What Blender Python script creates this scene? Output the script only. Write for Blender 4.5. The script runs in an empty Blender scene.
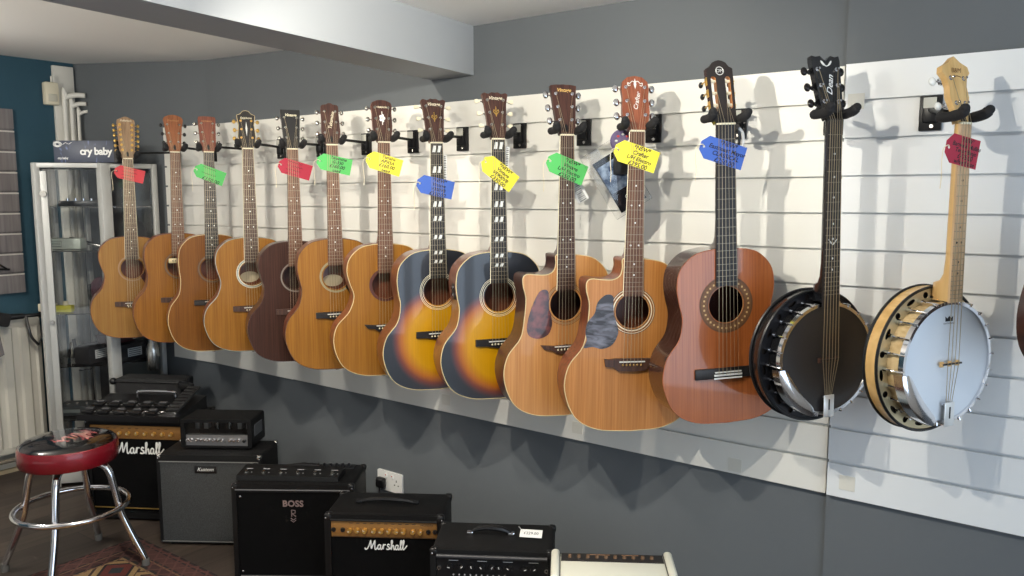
import bpy, bmesh, math, random
from mathutils import Vector, Matrix
PI = math.pi
random.seed(7)
SC = bpy.context.scene
COL = SC.collection
R = math.radians

# ------------------------------------------------------------------ materials
def lin(c):
    return tuple((x / 12.92 if x <= .04045 else ((x + .055) / 1.055) ** 2.4) for x in c)
def tint(c, k):
    return tuple(min(1, a * b) for a, b in zip(c, k))
def rgb(r, g, b):
    return lin((r / 255, g / 255, b / 255))
MATS = {}
def newmat(name):
    m = bpy.data.materials.new(name); m.use_nodes = True
    nt = m.node_tree
    return m, nt, nt.nodes['Principled BSDF']
def pm(name, col, rough=.5, metal=0., coat=0., bump=None, var=None, emit=None, spec=None, crough=.05):
    """plain principled; bump=(scale,strength); var=(amount,scale)"""
    if name in MATS: return MATS[name]
    m, nt, b = newmat(name)
    c = (*col, 1)
    b.inputs['Base Color'].default_value = c
    b.inputs['Roughness'].default_value = rough
    b.inputs['Metallic'].default_value = metal
    b.inputs['Coat Weight'].default_value = coat
    b.inputs['Coat Roughness'].default_value = crough
    if spec is not None: b.inputs['Specular IOR Level'].default_value = spec
    tc = nt.nodes.new('ShaderNodeTexCoord')
    if bump:
        n = nt.nodes.new('ShaderNodeTexNoise'); n.inputs['Scale'].default_value = bump[0]; n.inputs['Detail'].default_value = 4
        bp = nt.nodes.new('ShaderNodeBump'); bp.inputs['Strength'].default_value = bump[1]; bp.inputs['Distance'].default_value = .002
        nt.links.new(tc.outputs['Object'], n.inputs['Vector']); nt.links.new(n.outputs['Fac'], bp.inputs['Height'])
        nt.links.new(bp.outputs['Normal'], b.inputs['Normal'])
    if var:
        n = nt.nodes.new('ShaderNodeTexNoise'); n.inputs['Scale'].default_value = var[1]; n.inputs['Detail'].default_value = 5
        mx = nt.nodes.new('ShaderNodeMix'); mx.data_type = 'RGBA'
        mx.inputs[6].default_value = (*[x * (1 - var[0]) for x in col], 1)
        mx.inputs[7].default_value = (*[min(1, x * (1 + var[0])) for x in col], 1)
        nt.links.new(tc.outputs['Object'], n.inputs['Vector']); nt.links.new(n.outputs['Fac'], mx.inputs[0])
        nt.links.new(mx.outputs[2], b.inputs['Base Color'])
    MATS[name] = m
    return m
def wood(name, c1, c2, rough=.4, coat=0., sx=220, sz=3.5, axis='z', big=.25, spec=.5):
    """grain running along an axis, c1 dark lines, c2 main"""
    if name in MATS: return MATS[name]
    m, nt, b = newmat(name); L = nt.links
    tc = nt.nodes.new('ShaderNodeTexCoord')
    mp = nt.nodes.new('ShaderNodeMapping')
    s = {'z': (sx, sx * .3, sz), 'x': (sz, sx, sx), 'y': (sx, sz, sx)}[axis]
    mp.inputs['Scale'].default_value = s
    n = nt.nodes.new('ShaderNodeTexNoise'); n.inputs['Scale'].default_value = 1; n.inputs['Detail'].default_value = 3
    n2 = nt.nodes.new('ShaderNodeTexNoise'); n2.inputs['Scale'].default_value = 1; n2.inputs['Detail'].default_value = 2
    mp2 = nt.nodes.new('ShaderNodeMapping'); mp2.inputs['Scale'].default_value = tuple(x * .12 for x in s)
    L.new(tc.outputs['Object'], mp.inputs['Vector']); L.new(mp.outputs['Vector'], n.inputs['Vector'])
    L.new(tc.outputs['Object'], mp2.inputs['Vector']); L.new(mp2.outputs['Vector'], n2.inputs['Vector'])
    r = nt.nodes.new('ShaderNodeValToRGB')
    r.color_ramp.elements[0].position = .3; r.color_ramp.elements[0].color = (*c1, 1)
    r.color_ramp.elements[1].position = .62; r.color_ramp.elements[1].color = (*c2, 1)
    L.new(n.outputs['Fac'], r.inputs['Fac'])
    mx = nt.nodes.new('ShaderNodeMix'); mx.data_type = 'RGBA'; mx.blend_type = 'MULTIPLY'
    mx.inputs[0].default_value = big * 2
    r2 = nt.nodes.new('ShaderNodeValToRGB')
    r2.color_ramp.elements[0].position = .35; r2.color_ramp.elements[0].color = (.62, .55, .5, 1)
    r2.color_ramp.elements[1].position = .6; r2.color_ramp.elements[1].color = (1, 1, 1, 1)
    L.new(n2.outputs['Fac'], r2.inputs['Fac'])
    L.new(r.outputs['Color'], mx.inputs[6]); L.new(r2.outputs['Color'], mx.inputs[7])
    L.new(mx.outputs[2], b.inputs['Base Color'])
    b.inputs['Roughness'].default_value = rough; b.inputs['Specular IOR Level'].default_value = spec
    b.inputs['Coat Weight'].default_value = coat; b.inputs['Coat Roughness'].default_value = .04
    MATS[name] = m
    return m
def sunburst(name, cx, cz, rx, rz, coat=.6):
    """yellow centre through orange-red to black lacquer: the finish of the instrument itself"""
    if name in MATS: return MATS[name]
    m, nt, b = newmat(name); L = nt.links
    tc = nt.nodes.new('ShaderNodeTexCoord')
    mp = nt.nodes.new('ShaderNodeMapping'); mp.vector_type = 'POINT'
    mp.inputs['Location'].default_value = (-cx / rx, 0, -cz / rz); mp.inputs['Scale'].default_value = (1 / rx, 0, 1 / rz)
    ln = nt.nodes.new('ShaderNodeVectorMath'); ln.operation = 'LENGTH'
    L.new(tc.outputs['Object'], mp.inputs['Vector']); L.new(mp.outputs['Vector'], ln.inputs[0])
    r = nt.nodes.new('ShaderNodeValToRGB'); cr = r.color_ramp
    cr.elements[0].position = .60; cr.elements[0].color = (*rgb(206, 150, 6), 1)
    cr.elements[1].position = 1.0; cr.elements[1].color = (*rgb(30, 34, 42), 1)
    e = cr.elements.new(.78); e.color = (*rgb(176, 100, 16), 1)
    e = cr.elements.new(.88); e.color = (*rgb(112, 50, 36), 1)
    e = cr.elements.new(.96); e.color = (*rgb(58, 40, 46), 1)
    L.new(ln.outputs['Value'], r.inputs['Fac'])
    n = nt.nodes.new('ShaderNodeTexNoise'); n.inputs['Scale'].default_value = 1
    m2 = nt.nodes.new('ShaderNodeMapping'); m2.inputs['Scale'].default_value = (250, 60, 4)
    L.new(tc.outputs['Object'], m2.inputs['Vector']); L.new(m2.outputs['Vector'], n.inputs['Vector'])
    mx = nt.nodes.new('ShaderNodeMix'); mx.data_type = 'RGBA'; mx.blend_type = 'MULTIPLY'; mx.inputs[0].default_value = .25
    L.new(r.outputs['Color'], mx.inputs[6]); L.new(n.outputs['Fac'], mx.inputs[7])
    L.new(mx.outputs[2], b.inputs['Base Color'])
    b.inputs['Roughness'].default_value = .35; b.inputs['Coat Weight'].default_value = coat; b.inputs['Coat Roughness'].default_value = .04
    MATS[name] = m
    return m
def glassmat(name='glass', tint=(.982, .99, .988), refl=.14):
    if name in MATS: return MATS[name]
    m = bpy.data.materials.new(name); m.use_nodes = True; nt = m.node_tree; nt.nodes.clear(); L = nt.links
    o = nt.nodes.new('ShaderNodeOutputMaterial'); t = nt.nodes.new('ShaderNodeBsdfTransparent'); t.inputs[0].default_value = (*tint, 1)
    g = nt.nodes.new('ShaderNodeBsdfGlossy'); g.inputs['Roughness'].default_value = .02
    f = nt.nodes.new('ShaderNodeFresnel'); f.inputs['IOR'].default_value = 1.5
    mx = nt.nodes.new('ShaderNodeMixShader')
    L.new(f.outputs[0], mx.inputs[0]); L.new(t.outputs[0], mx.inputs[1]); L.new(g.outputs[0], mx.inputs[2]); L.new(mx.outputs[0], o.inputs[0])
    MATS[name] = m
    return m

BLK = pm('black_plastic', rgb(18, 18, 20), .35)
BLKM = pm('black_metal', rgb(20, 20, 22), .35, .3)
FOAM = pm('black_foam', rgb(24, 24, 26), .85, bump=(300, .4))
CHR = pm('chrome', rgb(225, 225, 228), .12, 1.)
NICK = pm('nickel', rgb(190, 188, 182), .25, 1.)
BIND = pm('cream_binding', rgb(206, 188, 142), .45)
FRET = pm('fret_wire', rgb(150, 142, 126), .45, .7)
GOLD = pm('gold_plating', rgb(226, 186, 104), .3, .85)
CREAM = pm('cream_plastic', rgb(232, 224, 196), .4)
PEARL = pm('pearl_inlay', rgb(232, 234, 230), .25, coat=.4)
WHITE = pm('white_card', rgb(235, 235, 232), .6)
INK = pm('ink', rgb(20, 20, 26), .7)
STEEL = pm('string_steel', rgb(176, 160, 132), .45, .7)
EBONY = wood('ebony', rgb(18, 16, 16), rgb(34, 30, 29), .45)
ROSE = wood('rosewood', rgb(44, 27, 22), rgb(82, 54, 42), .5, sx=300)
ROSEL = wood('light_rosewood', rgb(70, 42, 30), rgb(120, 80, 58), .5, sx=300)
MAHOG = wood('mahogany', rgb(88, 44, 26), rgb(130, 70, 42), .35, coat=.3)
DMAHOG = wood('dark_mahogany', rgb(44, 23, 19), rgb(72, 38, 29), .35, coat=.35)
MAPLE = wood('maple', rgb(214, 170, 104), rgb(236, 198, 134), .35, coat=.3, sx=90)
MAPLEF = wood('maple_fingerboard', rgb(196, 160, 118), rgb(222, 190, 150), .4, sx=120)

# ------------------------------------------------------------------ mesh builder
def catmull(pts, closed=False, k=6):
    out = []; n = len(pts)
    P = [Vector(p) for p in pts]
    rng = range(n if closed else n - 1)
    for i in rng:
        p1, p2 = P[i], P[(i + 1) % n]
        p0 = P[i - 1] if (closed or i > 0) else p1 * 2 - p2
        p3 = P[(i + 2) % n] if (closed or i + 2 < n) else p2 * 2 - p1
        for j in range(k):
            t = j / k
            out.append(.5 * ((2 * p1) + (p2 - p0) * t + (2 * p0 - 5 * p1 + 4 * p2 - p3) * t * t + (3 * p1 - p0 - 3 * p2 + p3) * t ** 3))
    if not closed: out.append(P[-1])
    return out
def circ(cx, cz, r, n=32, rz=None, a0=0):
    rz = rz or r
    return [(cx + r * math.cos(a0 + 2 * PI * i / n), cz + rz * math.sin(a0 + 2 * PI * i / n)) for i in range(n)]
def rrect(x0, z0, x1, z1, r, k=4):
    o = []
    for cx, cz, a in ((x1 - r, z1 - r, 0), (x0 + r, z1 - r, 90), (x0 + r, z0 + r, 180), (x1 - r, z0 + r, 270)):
        for i in range(k + 1):
            t = R(a + 90 * i / k); o.append((cx + r * math.cos(t), cz + r * math.sin(t)))
    return o
class MB:
    def __init__(s): s.bm = bmesh.new(); s.mats = []
    def mi(s, m):
        if m not in s.mats: s.mats.append(m)
        return s.mats.index(m)
    def merge(s, t, mat, M=None):
        if M is not None: t.transform(M)
        i = s.mi(mat)
        for f in t.faces: f.material_index = i
        me = bpy.data.meshes.new('tmp'); t.to_mesh(me); t.free()
        s.bm.from_mesh(me); bpy.data.meshes.remove(me)
        return s
    def raw(s, vs, fs, mat, M=None):
        t = bmesh.new(); v = [t.verts.new(p) for p in vs]
        for f in fs:
            try: t.faces.new([v[i] for i in f])
            except ValueError: pass
        bmesh.ops.recalc_face_normals(t, faces=t.faces)
        return s.merge(t, mat, M)
    def box(s, c, size, mat, M=None, bev=0., seg=2):
        t = bmesh.new(); bmesh.ops.create_cube(t, size=1)
        bmesh.ops.scale(t, vec=size, verts=t.verts); bmesh.ops.translate(t, vec=c, verts=t.verts)
        if bev: bmesh.ops.bevel(t, geom=t.edges[:], offset=min(bev, min(size) * .49), segments=seg, profile=.5, affect='EDGES')
        return s.merge(t, mat, M)
    def cyl(s, p0, p1, r0, mat, r1=None, n=14, M=None):
        r1 = r0 if r1 is None else r1
        p0, p1 = Vector(p0), Vector(p1); d = p1 - p0
        q = Vector((0, 0, 1)).rotation_difference(d).to_matrix()
        vs = []
        for p, r in ((p0, r0), (p1, r1)):
            for i in range(n):
                a = 2 * PI * i / n; vs.append(p + q @ Vector((r * math.cos(a), r * math.sin(a), 0)))
        fs = [(i, (i + 1) % n, n + (i + 1) % n, n + i) for i in range(n)] + [tuple(range(n))[::-1], tuple(range(n, 2 * n))]
        return s.raw(vs, fs, mat, M)
    def tube(s, pts, r, mat, n=8, closed=False, M=None, flat=None, smooth=0):
        P = [Vector(p) for p in (catmull(pts, closed, smooth) if smooth else pts)]
        rr = r if isinstance(r, (list, tuple)) else [r] * len(P)
        if len(rr) != len(P): rr = [rr[int(i * (len(rr) - 1) / max(1, len(P) - 1))] for i in range(len(P))]
        N = len(P); vs = []; up = None
        for i in range(N):
            a = P[(i + 1) % N] if (closed or i < N - 1) else P[i]
            b = P[i - 1] if (closed or i > 0) else P[i]
            t = (a - b).normalized()
            if up is None:
                up = t.orthogonal().normalized()
            up = (up - t * up.dot(t)); up = up.normalized() if up.length > 1e-6 else t.orthogonal().normalized()
            sd = t.cross(up)
            for k in range(n):
                an = 2 * PI * k / n; vs.append(P[i] + (up * math.cos(an) + sd * math.sin(an)) * rr[i])
        fs = []
        for i in range(N if closed else N - 1):
            j = (i + 1) % N
            off = 0
            if closed and j == 0:
                best = min(range(n), key=lambda o: (vs[i * n] - vs[o]).length); off = best
            for k in range(n):
                k2 = (k + 1) % n
                fs.append((i * n + k, i * n + k2, j * n + (k2 + off) % n, j * n + (k + off) % n))
        if not closed: fs += [tuple(range(n))[::-1], tuple(range((N - 1) * n, N * n))]
        return s.raw(vs, fs, mat, M)
    def lathe(s, prof, mat, n=32, M=None):
        """profile of (r, z) about the z axis"""
        vs = []; fs = []
        for r, z in prof:
            for i in range(n):
                a = 2 * PI * i / n; vs.append((max(r, 1e-5) * math.cos(a), max(r, 1e-5) * math.sin(a), z))
        for j in range(len(prof) - 1):
            for i in range(n):
                k = (i + 1) % n; fs.append((j * n + i, j * n + k, (j + 1) * n + k, (j + 1) * n + i))
        t = bmesh.new(); v = [t.verts.new(p) for p in vs]
        for f in fs: t.faces.new([v[i] for i in f])
        if prof[0][0] > 1e-4: t.faces.new([v[i] for i in range(n)][::-1]) if s.cap else None
        if prof[-1][0] > 1e-4: t.faces.new([v[(len(prof) - 1) * n + i] for i in range(n)]) if s.cap else None
        bmesh.ops.remove_doubles(t, verts=t.verts, dist=1e-5)
        bmesh.ops.recalc_face_normals(t, faces=t.faces)
        return s.merge(t, mat, M)
    cap = True
    def plate(s, outline, y0, y1, mat, holes=(), side=None, hmat=None, M=None, back=True):
        """flat plate in the xz plane between y0 (front) and y1, with holes"""
        for which in ('front', 'back', 'side'):
            if which == 'back' and not back: continue
            if which == 'side':
                if y0 == y1: continue
                for li, lp in enumerate([outline] + list(holes)):
                    n = len(lp); vs = [(p[0], y0, p[1]) for p in lp] + [(p[0], y1, p[1]) for p in lp]
                    fs = [(i, (i + 1) % n, n + (i + 1) % n, n + i) for i in range(n)]
                    s.raw(vs, fs, (side or mat) if li == 0 else (hmat or side or mat), M)
                continue
            y = y0 if which == 'front' else y1
            t = bmesh.new(); es = []
            for lp in [outline] + list(holes):
                v = [t.verts.new((p[0], y, p[1])) for p in lp]
                for i in range(len(v)): es.append(t.edges.new((v[i], v[(i + 1) % len(v)])))
            if holes: bmesh.ops.triangle_fill(t, edges=es, use_beauty=True, use_dissolve=False)
            else: t.faces.new(t.verts[:])
            t.normal_update()
            for f in t.faces:
                if (f.normal.y > 0) == (which == 'front'): f.normal_flip()
            s.merge(t, mat, M)
        return s
    def ell(s, c, r, mat, M=None, n=14):
        t = bmesh.new(); bmesh.ops.create_uvsphere(t, u_segments=n, v_segments=max(6, n // 2), radius=1)
        bmesh.ops.scale(t, vec=r, verts=t.verts); bmesh.ops.translate(t, vec=c, verts=t.verts)
        return s.merge(t, mat, M)
    def text(s, txt, size, mat, M, align='CENTER', shear=0., bold=0., sp=1.):
        """lettering lying in the local xz plane, facing -y"""
        cu = bpy.data.curves.new('lettering', 'FONT'); cu.body = txt; cu.size = size; cu.align_x = align; cu.align_y = 'CENTER'
        cu.shear = shear; cu.offset = bold; cu.space_character = sp; cu.resolution_u = 3; cu.space_line = .82
        ob = bpy.data.objects.new('lettering', cu)
        me = bpy.data.meshes.new_from_object(ob)
        t = bmesh.new(); t.from_mesh(me)
        bpy.data.objects.remove(ob); bpy.data.curves.remove(cu); bpy.data.meshes.remove(me)
        return s.merge(t, mat, M @ Matrix.Rotation(PI / 2, 4, 'X'))
    def build(s, name, parent=None, ang=38, loc=None):
        bm = s.bm
        ca = math.cos(R(ang))
        for f in bm.faces: f.smooth = True
        for e in bm.edges:
            lf = e.link_faces
            if len(lf) != 2 or lf[0].normal.dot(lf[1].normal) < ca: e.smooth = False
        me = bpy.data.meshes.new(name); bm.normal_update(); bm.to_mesh(me); bm.free()
        for m in s.mats: me.materials.append(m)
        o = bpy.data.objects.new(name, me); COL.objects.link(o)
        if parent is not None: o.parent = parent
        if loc is not None: o.location = loc
        return o
def T(x, y, z): return Matrix.Translation((x, y, z))
def RX(d): return Matrix.Rotation(R(d), 4, 'X')
def RY(d): return Matrix.Rotation(R(d), 4, 'Y')
def RZ(d): return Matrix.Rotation(R(d), 4, 'Z')
def tag(o, label, cat, group=None):
    o['label'] = label; o['category'] = cat
    if group: o['group'] = group
    return o
def thing(name, label, cat, loc=(0, 0, 0), rz=0, group=None, M=None):
    o = bpy.data.objects.new(name, None); COL.objects.link(o); o.empty_display_size = .05
    if M is not None: o.matrix_world = M
    else: o.location = loc; o.rotation_euler = (0, 0, R(rz))
    return tag(o, label, cat, group)
def struct(mb, name, parent=None):
    o = mb.build(name, parent)
    if parent is None: o['kind'] = 'structure'
    return o

# ------------------------------------------------------------------ the room
X_L, X_R, Y_F, CEIL = -4.72, 1.25, -5.6, 2.107
GREY = pm('grey_wall_paint', rgb(95, 100, 104), .75, bump=(14, .35), var=(.06, 3))
TEAL = pm('teal_wall_paint', rgb(34, 70, 86), .7, bump=(20, .2))
CEILW = pm('ceiling_paint', rgb(236, 235, 232), .85, bump=(6, .5))
TRIMW = pm('white_gloss_paint', rgb(215, 213, 205), .45, bump=(30, .3))
def floor_mat():
    m, nt, b = newmat('dark_wood_planks'); L = nt.links
    tc = nt.nodes.new('ShaderNodeTexCoord'); mp = nt.nodes.new('ShaderNodeMapping'); mp.inputs['Rotation'].default_value = (0, 0, R(90))
    br = nt.nodes.new('ShaderNodeTexBrick'); br.inputs['Scale'].default_value = 1; br.inputs['Brick Width'].default_value = 1.2
    br.inputs['Row Height'].default_value = .15; br.inputs['Mortar Size'].default_value = .0018; br.offset = .37
    br.inputs['Color1'].default_value = (*rgb(74, 64, 56), 1); br.inputs['Color2'].default_value = (*rgb(56, 48, 43), 1)
    br.inputs['Mortar'].default_value = (*rgb(28, 24, 22), 1)
    n = nt.nodes.new('ShaderNodeTexNoise'); n.inputs['Scale'].default_value = 1; n.inputs['Detail'].default_value = 6
    m2 = nt.nodes.new('ShaderNodeMapping'); m2.inputs['Scale'].default_value = (30, 2.5, 10)
    L.new(tc.outputs['Object'], mp.inputs[0]); L.new(mp.outputs[0], br.inputs[0]); L.new(tc.outputs['Object'], m2.inputs[0]); L.new(m2.outputs[0], n.inputs[0])
    mx = nt.nodes.new('ShaderNodeMix'); mx.data_type = 'RGBA'; mx.blend_type = 'OVERLAY'; mx.inputs[0].default_value = .75
    L.new(br.outputs['Color'], mx.inputs[6]); L.new(n.outputs['Fac'], mx.inputs[7]); L.new(mx.outputs[2], b.inputs['Base Color'])
    b.inputs['Roughness'].default_value = .5
    return m
mb = MB(); mb.box((( X_L + X_R) / 2, Y_F / 2, -.05), (X_R - X_L + .6, -Y_F + .6, .1), floor_mat()); struct(mb, 'floor')
# ceiling: level to the right of the beam, rising gently to the left
mb = MB()
prof = [(X_R + .2, CEIL), (-1.95, CEIL), (-3.62, 2.152), (X_L - .2, 2.235)]
for (xa, za), (xb, zb) in zip(prof, prof[1:]):
    vs = [(xa, .3, za), (xb, .3, zb), (xb, Y_F - .3, zb), (xa, Y_F - .3, za), (xa, .3, za + .12), (xb, .3, zb + .12), (xb, Y_F - .3, zb + .12), (xa, Y_F - .3, za + .12)]
    mb.raw(vs, [(0, 1, 2, 3), (4, 5, 6, 7), (0, 1, 5, 4), (2, 3, 7, 6), (1, 2, 6, 5), (3, 0, 4, 7)], CEILW)
struct(mb, 'ceiling')
# back wall with a slight bend towards the left and a small step at the right
wl = [(X_L - .1, -.13), (-3.62, 0), (-.603, 0), (-.603, -.012), (X_R + .1, -.012)]
mb = MB()
for (xa, ya), (xb, yb) in zip(wl, wl[1:]):
    vs = [(xa, ya, 0), (xb, yb, 0), (xb, .25, 0), (xa, .25, 0), (xa, ya, 2.4), (xb, yb, 2.4), (xb, .25, 2.4), (xa, .25, 2.4)]
    if xa == xb: continue
    mb.raw(vs, [(0, 1, 2, 3), (4, 5, 6, 7), (0, 1, 5, 4), (2, 3, 7, 6), (1, 2, 6, 5), (3, 0, 4, 7)], GREY)
struct(mb, 'wall_back')
mb = MB(); mb.box((X_L - .1, Y_F / 2, 1.2), (.2, -Y_F + .4, 2.4), TEAL); struct(mb, 'wall_left')
mb = MB(); mb.box(((X_L + X_R) / 2, Y_F - .1, 1.2), (X_R - X_L, .2, 2.4), CEILW); struct(mb, 'wall_front')
# right wall with the shop window opening (y -4.9 .. -.9, z .55 .. 2.0)
WY0, WY1, WZ0, WZ1 = -3.4, -.4, .35, 2.0
mb = MB()
for y0, y1, z0, z1 in ((Y_F, WY0, 0, 2.4), (WY1, .2, 0, 2.4), (WY0, WY1, 0, WZ0), (WY0, WY1, WZ1, 2.4)):
    mb.box((X_R + .1, (y0 + y1) / 2, (z0 + z1) / 2), (.2, y1 - y0, z1 - z0), CEILW)
struct(mb, 'wall_right')
mb = MB()
for y in (WY0 + .03, -2.4, -1.4, WY1 - .03): mb.box((X_R + .05, y, (WZ0 + WZ1) / 2), (.06, .06, WZ1 - WZ0), TRIMW, bev=.004)
for z in (WZ0 + .03, WZ1 - .03): mb.box((X_R + .05, (WY0 + WY1) / 2, z), (.06, WY1 - WY0, .06), TRIMW, bev=.004)
struct(mb, 'window_1')
# ceiling beam, running slightly askew from the back wall into the room
mb = MB()
A, B = (-2.134, .05), (-1.922, .05)
dA = Vector((-1.998 + 2.134, -1.173, 0)).normalized(); dB = Vector((-1.778 + 1.922, -1.357, 0)).normalized()
L2 = 5.6
a1 = (A[0] + dA.x * L2, A[1] + dA.y * L2); b1 = (B[0] + dB.x * L2, B[1] + dB.y * L2)
vs = [(*A, 1.931), (*B, 1.931), (*b1, 1.931), (*a1, 1.931), (*A, 2.3), (*B, 2.3), (*b1, 2.3), (*a1, 2.3)]
mb.raw(vs, [(0, 1, 2, 3), (4, 5, 6, 7), (0, 1, 5, 4), (1, 2, 6, 5), (2, 3, 7, 6), (3, 0, 4, 7)], pm('beam_paint', rgb(166, 170, 174), .8, bump=(8, .3)))
struct(mb, 'trim_1')
mb = MB(); mb.box((X_L + .008, -3.0, .055), (.016, 5.0, .11), TRIMW, bev=.004); mb.box((X_L + .02, -3.0, .01), (.04, 5.0, .02), pm('pale_beading', rgb(180, 165, 135), .6)); struct(mb, 'baseboard_left')

# boxed-in corner and its pipes
mb = MB(); mb.box((X_L + .012, -.185, 1.1), (.024, .11, 2.2), TRIMW, bev=.004); struct(mb, 'trim_2')
def pipe(pts, r, label):
    m = MB(); m.tube(pts, r, TRIMW, n=12, smooth=5)
    for z in (1.72, 1.2, .5):
        p = pts[0]
        m.tube([(p[0] + (r + .002) * math.cos(a), p[1] + (r + .002) * math.sin(a), z) for a in [2 * PI * i / 12 for i in range(12)]], .004, CHR, n=6, closed=True)
    tag(m.build('pipe'), label, 'pipe', 'white heating pipes in the corner')
pipe([(-4.66, -.205, .02), (-4.66, -.205, 1.0), (-4.66, -.205, 1.985), (-4.655, -.195, 2.025), (-4.63, -.16, 2.04), (-4.60, -.12, 2.04)], .014, 'white painted pipe with the highest bend, nearest the motion sensor')
pipe([(-4.655, -.172, .02), (-4.655, -.172, 1.0), (-4.655, -.172, 1.94), (-4.65, -.165, 1.98), (-4.63, -.14, 1.995), (-4.605, -.115, 1.995)], .012, 'white painted pipe with the lower bend into the grey wall')
pipe([(-4.645, -.142, .02), (-4.645, -.142, 1.0), (-4.645, -.142, 1.90), (-4.64, -.138, 1.935), (-4.63, -.125, 1.95), (-4.61, -.108, 1.955)], .009, 'thinner white painted pipe, furthest from the motion sensor')
# motion sensor
t = thing('motion_sensor', 'cream motion sensor box high in the corner beside the ceiling', 'sensor', (-4.69, -.262, 1.985))
m = MB(); m.box((.0, 0, .058), (.045, .072, .122), pm('aged_cream_plastic', rgb(222, 214, 190), .5), bev=.008); m.build('housing', t)
m = MB(); m.box((.024, 0, .035), (.006, .046, .04), pm('sensor_lens', rgb(200, 196, 180), .25), bev=.003); m.build('lens', t)
m = MB(); m.cyl((.02, 0, .12), (.02, 0, .15), .006, TRIMW); m.build('cable', t)

# ------------------------------------------------------------------ slatwall
SLAT = pm('white_slatwall', rgb(228, 227, 220), .42, bump=(40, .05))
LIP = pm('slat_lip', rgb(205, 206, 200), .4)
def slat_panel(x0, x1, h, n, mat, name, label, M, gaps=True, slot=.0045, marks=(), lips=None):
    """grooved panel; front at local y 0, back at y .018; n slats"""
    t = thing(name, label, 'slatwall panel', M=M, group=None)
    m = MB(); p = h / n
    prof = [(.018, 0), (0, 0)]
    for i in range(1, n):
        z = i * p
        prof += [(0, z - slot), (.006, z - slot), (.006, z - slot - .008), (.0125, z - slot - .008), (.0125, z + slot + .008), (.006, z + slot + .008), (.006, z + slot), (0, z + slot)]
    prof += [(0, h), (.018, h)]
    vs = [(x0, y, z) for y, z in prof] + [(x1, y, z) for y, z in prof]; k = len(prof)
    m.raw(vs, [(i, (i + 1), k + (i + 1), k + i) for i in range(k - 1)], mat)
    m.box(((x0 + x1) / 2, .0185, h / 2), (x1 - x0, .001, h), mat)
    if lips:
        for i in range(1, n): m.box(((x0 + x1) / 2, -.0006, i * p - slot - .004), (x1 - x0, .0022, .008), lips)
    o = m.build('board', t)
    for (x, z) in marks:
        q = MB(); q.box((x, -.0007, z), (.042, .0014, .042), pm('clear_patch', rgb(218, 216, 206), .35)); q.build('adhesive_patch', t)
    return t
T0, BOT = 1.842, .642
slat_panel(-2.40, 0, 1.2, 12, SLAT, 'slatwall_panel', 'long white slatwall panel behind most of the guitars', T(-.604, -.0185, BOT - .002),
           marks=((-.045, 1.178), (-.27, .028), (-.84, .045), (-.125, 1.04) if 0 else (-1.45, .05)))
slat_panel(0, 1.8, 1.2, 12, pm('white_slatwall_cool', rgb(226, 229, 230), .42, bump=(40, .05)), 'slatwall_panel', 'white slatwall panel behind the maple banjo, joined at its side to the long panel',
           T(-.598, -.031, BOT), marks=((.03, 1.1), (.055, .045)))
mL = T(-3.006, -.0185, BOT - .004)
slat_panel(-.614, 0, 1.2, 12, SLAT, 'slatwall_panel', 'short white slatwall panel between the long panel and the bent end panel', mL)
aL = math.atan2(.116, 1.2)
slat_panel(-.33, 0, 1.2, 12, SLAT, 'slatwall_panel', 'white slatwall panel at the end beside the glass cabinet', T(-3.621, -.0185, BOT - .004) @ Matrix.Rotation(aL, 4, 'Z'))
GSL = wood('grey_slatwall', rgb(104, 100, 102), rgb(128, 124, 124), .5, sx=60, sz=3)
slat_panel(-1.6, 0, .975, 9, GSL, 'slatwall_panel', 'grey slatwall panel on the teal wall above the radiator', T(X_L + .0185, -.455, .97) @ RZ(90), marks=(), lips=pm('aluminium_lip', rgb(205, 200, 192), .4, .3))

# ------------------------------------------------------------------ guitars
G = {
 'g1': dict(nut=(-3.807, -.320, 1.665), psi=66, roll=.8, zs=[1.867, 1.665, 1.292, 1.139, .965, .797]),
 'g2': dict(nut=(-3.478, -.270, 1.688), psi=66, roll=.8, zs=[1.862, 1.688, 1.315, 1.167, 1.006, .803]),
 'g3': dict(nut=(-3.217, -.265, 1.680), psi=64, roll=.6, zs=[1.838, 1.68, 1.317, 1.165, 1.014, .791]),
 'g4': dict(nut=(-2.939, -.260, 1.686), psi=61, roll=.2, zs=[1.845, 1.686, 1.313, 1.161, 1.009, .822]),
 'g5': dict(nut=(-2.657, -.250, 1.675), psi=60, roll=.2, zs=[1.831, 1.675, 1.305, 1.16, 1.019, .811]),
 'g6': dict(nut=(-2.419, -.250, 1.683), psi=57, roll=-.3, zs=[1.843, 1.683, 1.323, 1.177, 1.026, .808]),
 'g7': dict(nut=(-2.137, -.250, 1.682), psi=58, roll=.3, zs=[1.835, 1.682, 1.314, 1.163, 1.008, .822]),
 'g8': dict(nut=(-1.881, -.250, 1.670), psi=58, roll=-.1, zs=[1.821, 1.67, 1.303, 1.158, 1.005, .805]),
 'g9': dict(nut=(-1.612, -.250, 1.672), psi=55, roll=-.2, zs=[1.822, 1.672, 1.307, 1.159, 1.006, .813]),
 'g10': dict(nut=(-1.347, -.250, 1.673), psi=53, roll=0, zs=[1.827, 1.673, 1.309, 1.155, 1.019, .799]),
 'g11': dict(nut=(-1.108, -.250, 1.674), psi=45, roll=.5, zs=[1.83, 1.674, 1.308, 1.154, 1.0, .791]),
 'g12': dict(nut=(-.844, -.250, 1.681), psi=48, roll=-2.2, zs=[1.85, 1.681, 1.348, 1.195, 1.004, .861]),
 'bb': dict(nut=(-.565, -.250, 1.676), psi=56, roll=-1.6, zs=[1.834, 1.676, 1.223, 1.076, 1.076, .923]),
 'wb': dict(nut=(-.282, -.250, 1.653), psi=60, roll=-.6, zs=[1.802, 1.653, 1.246, 1.102, 1.102, .959]),
}
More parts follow.
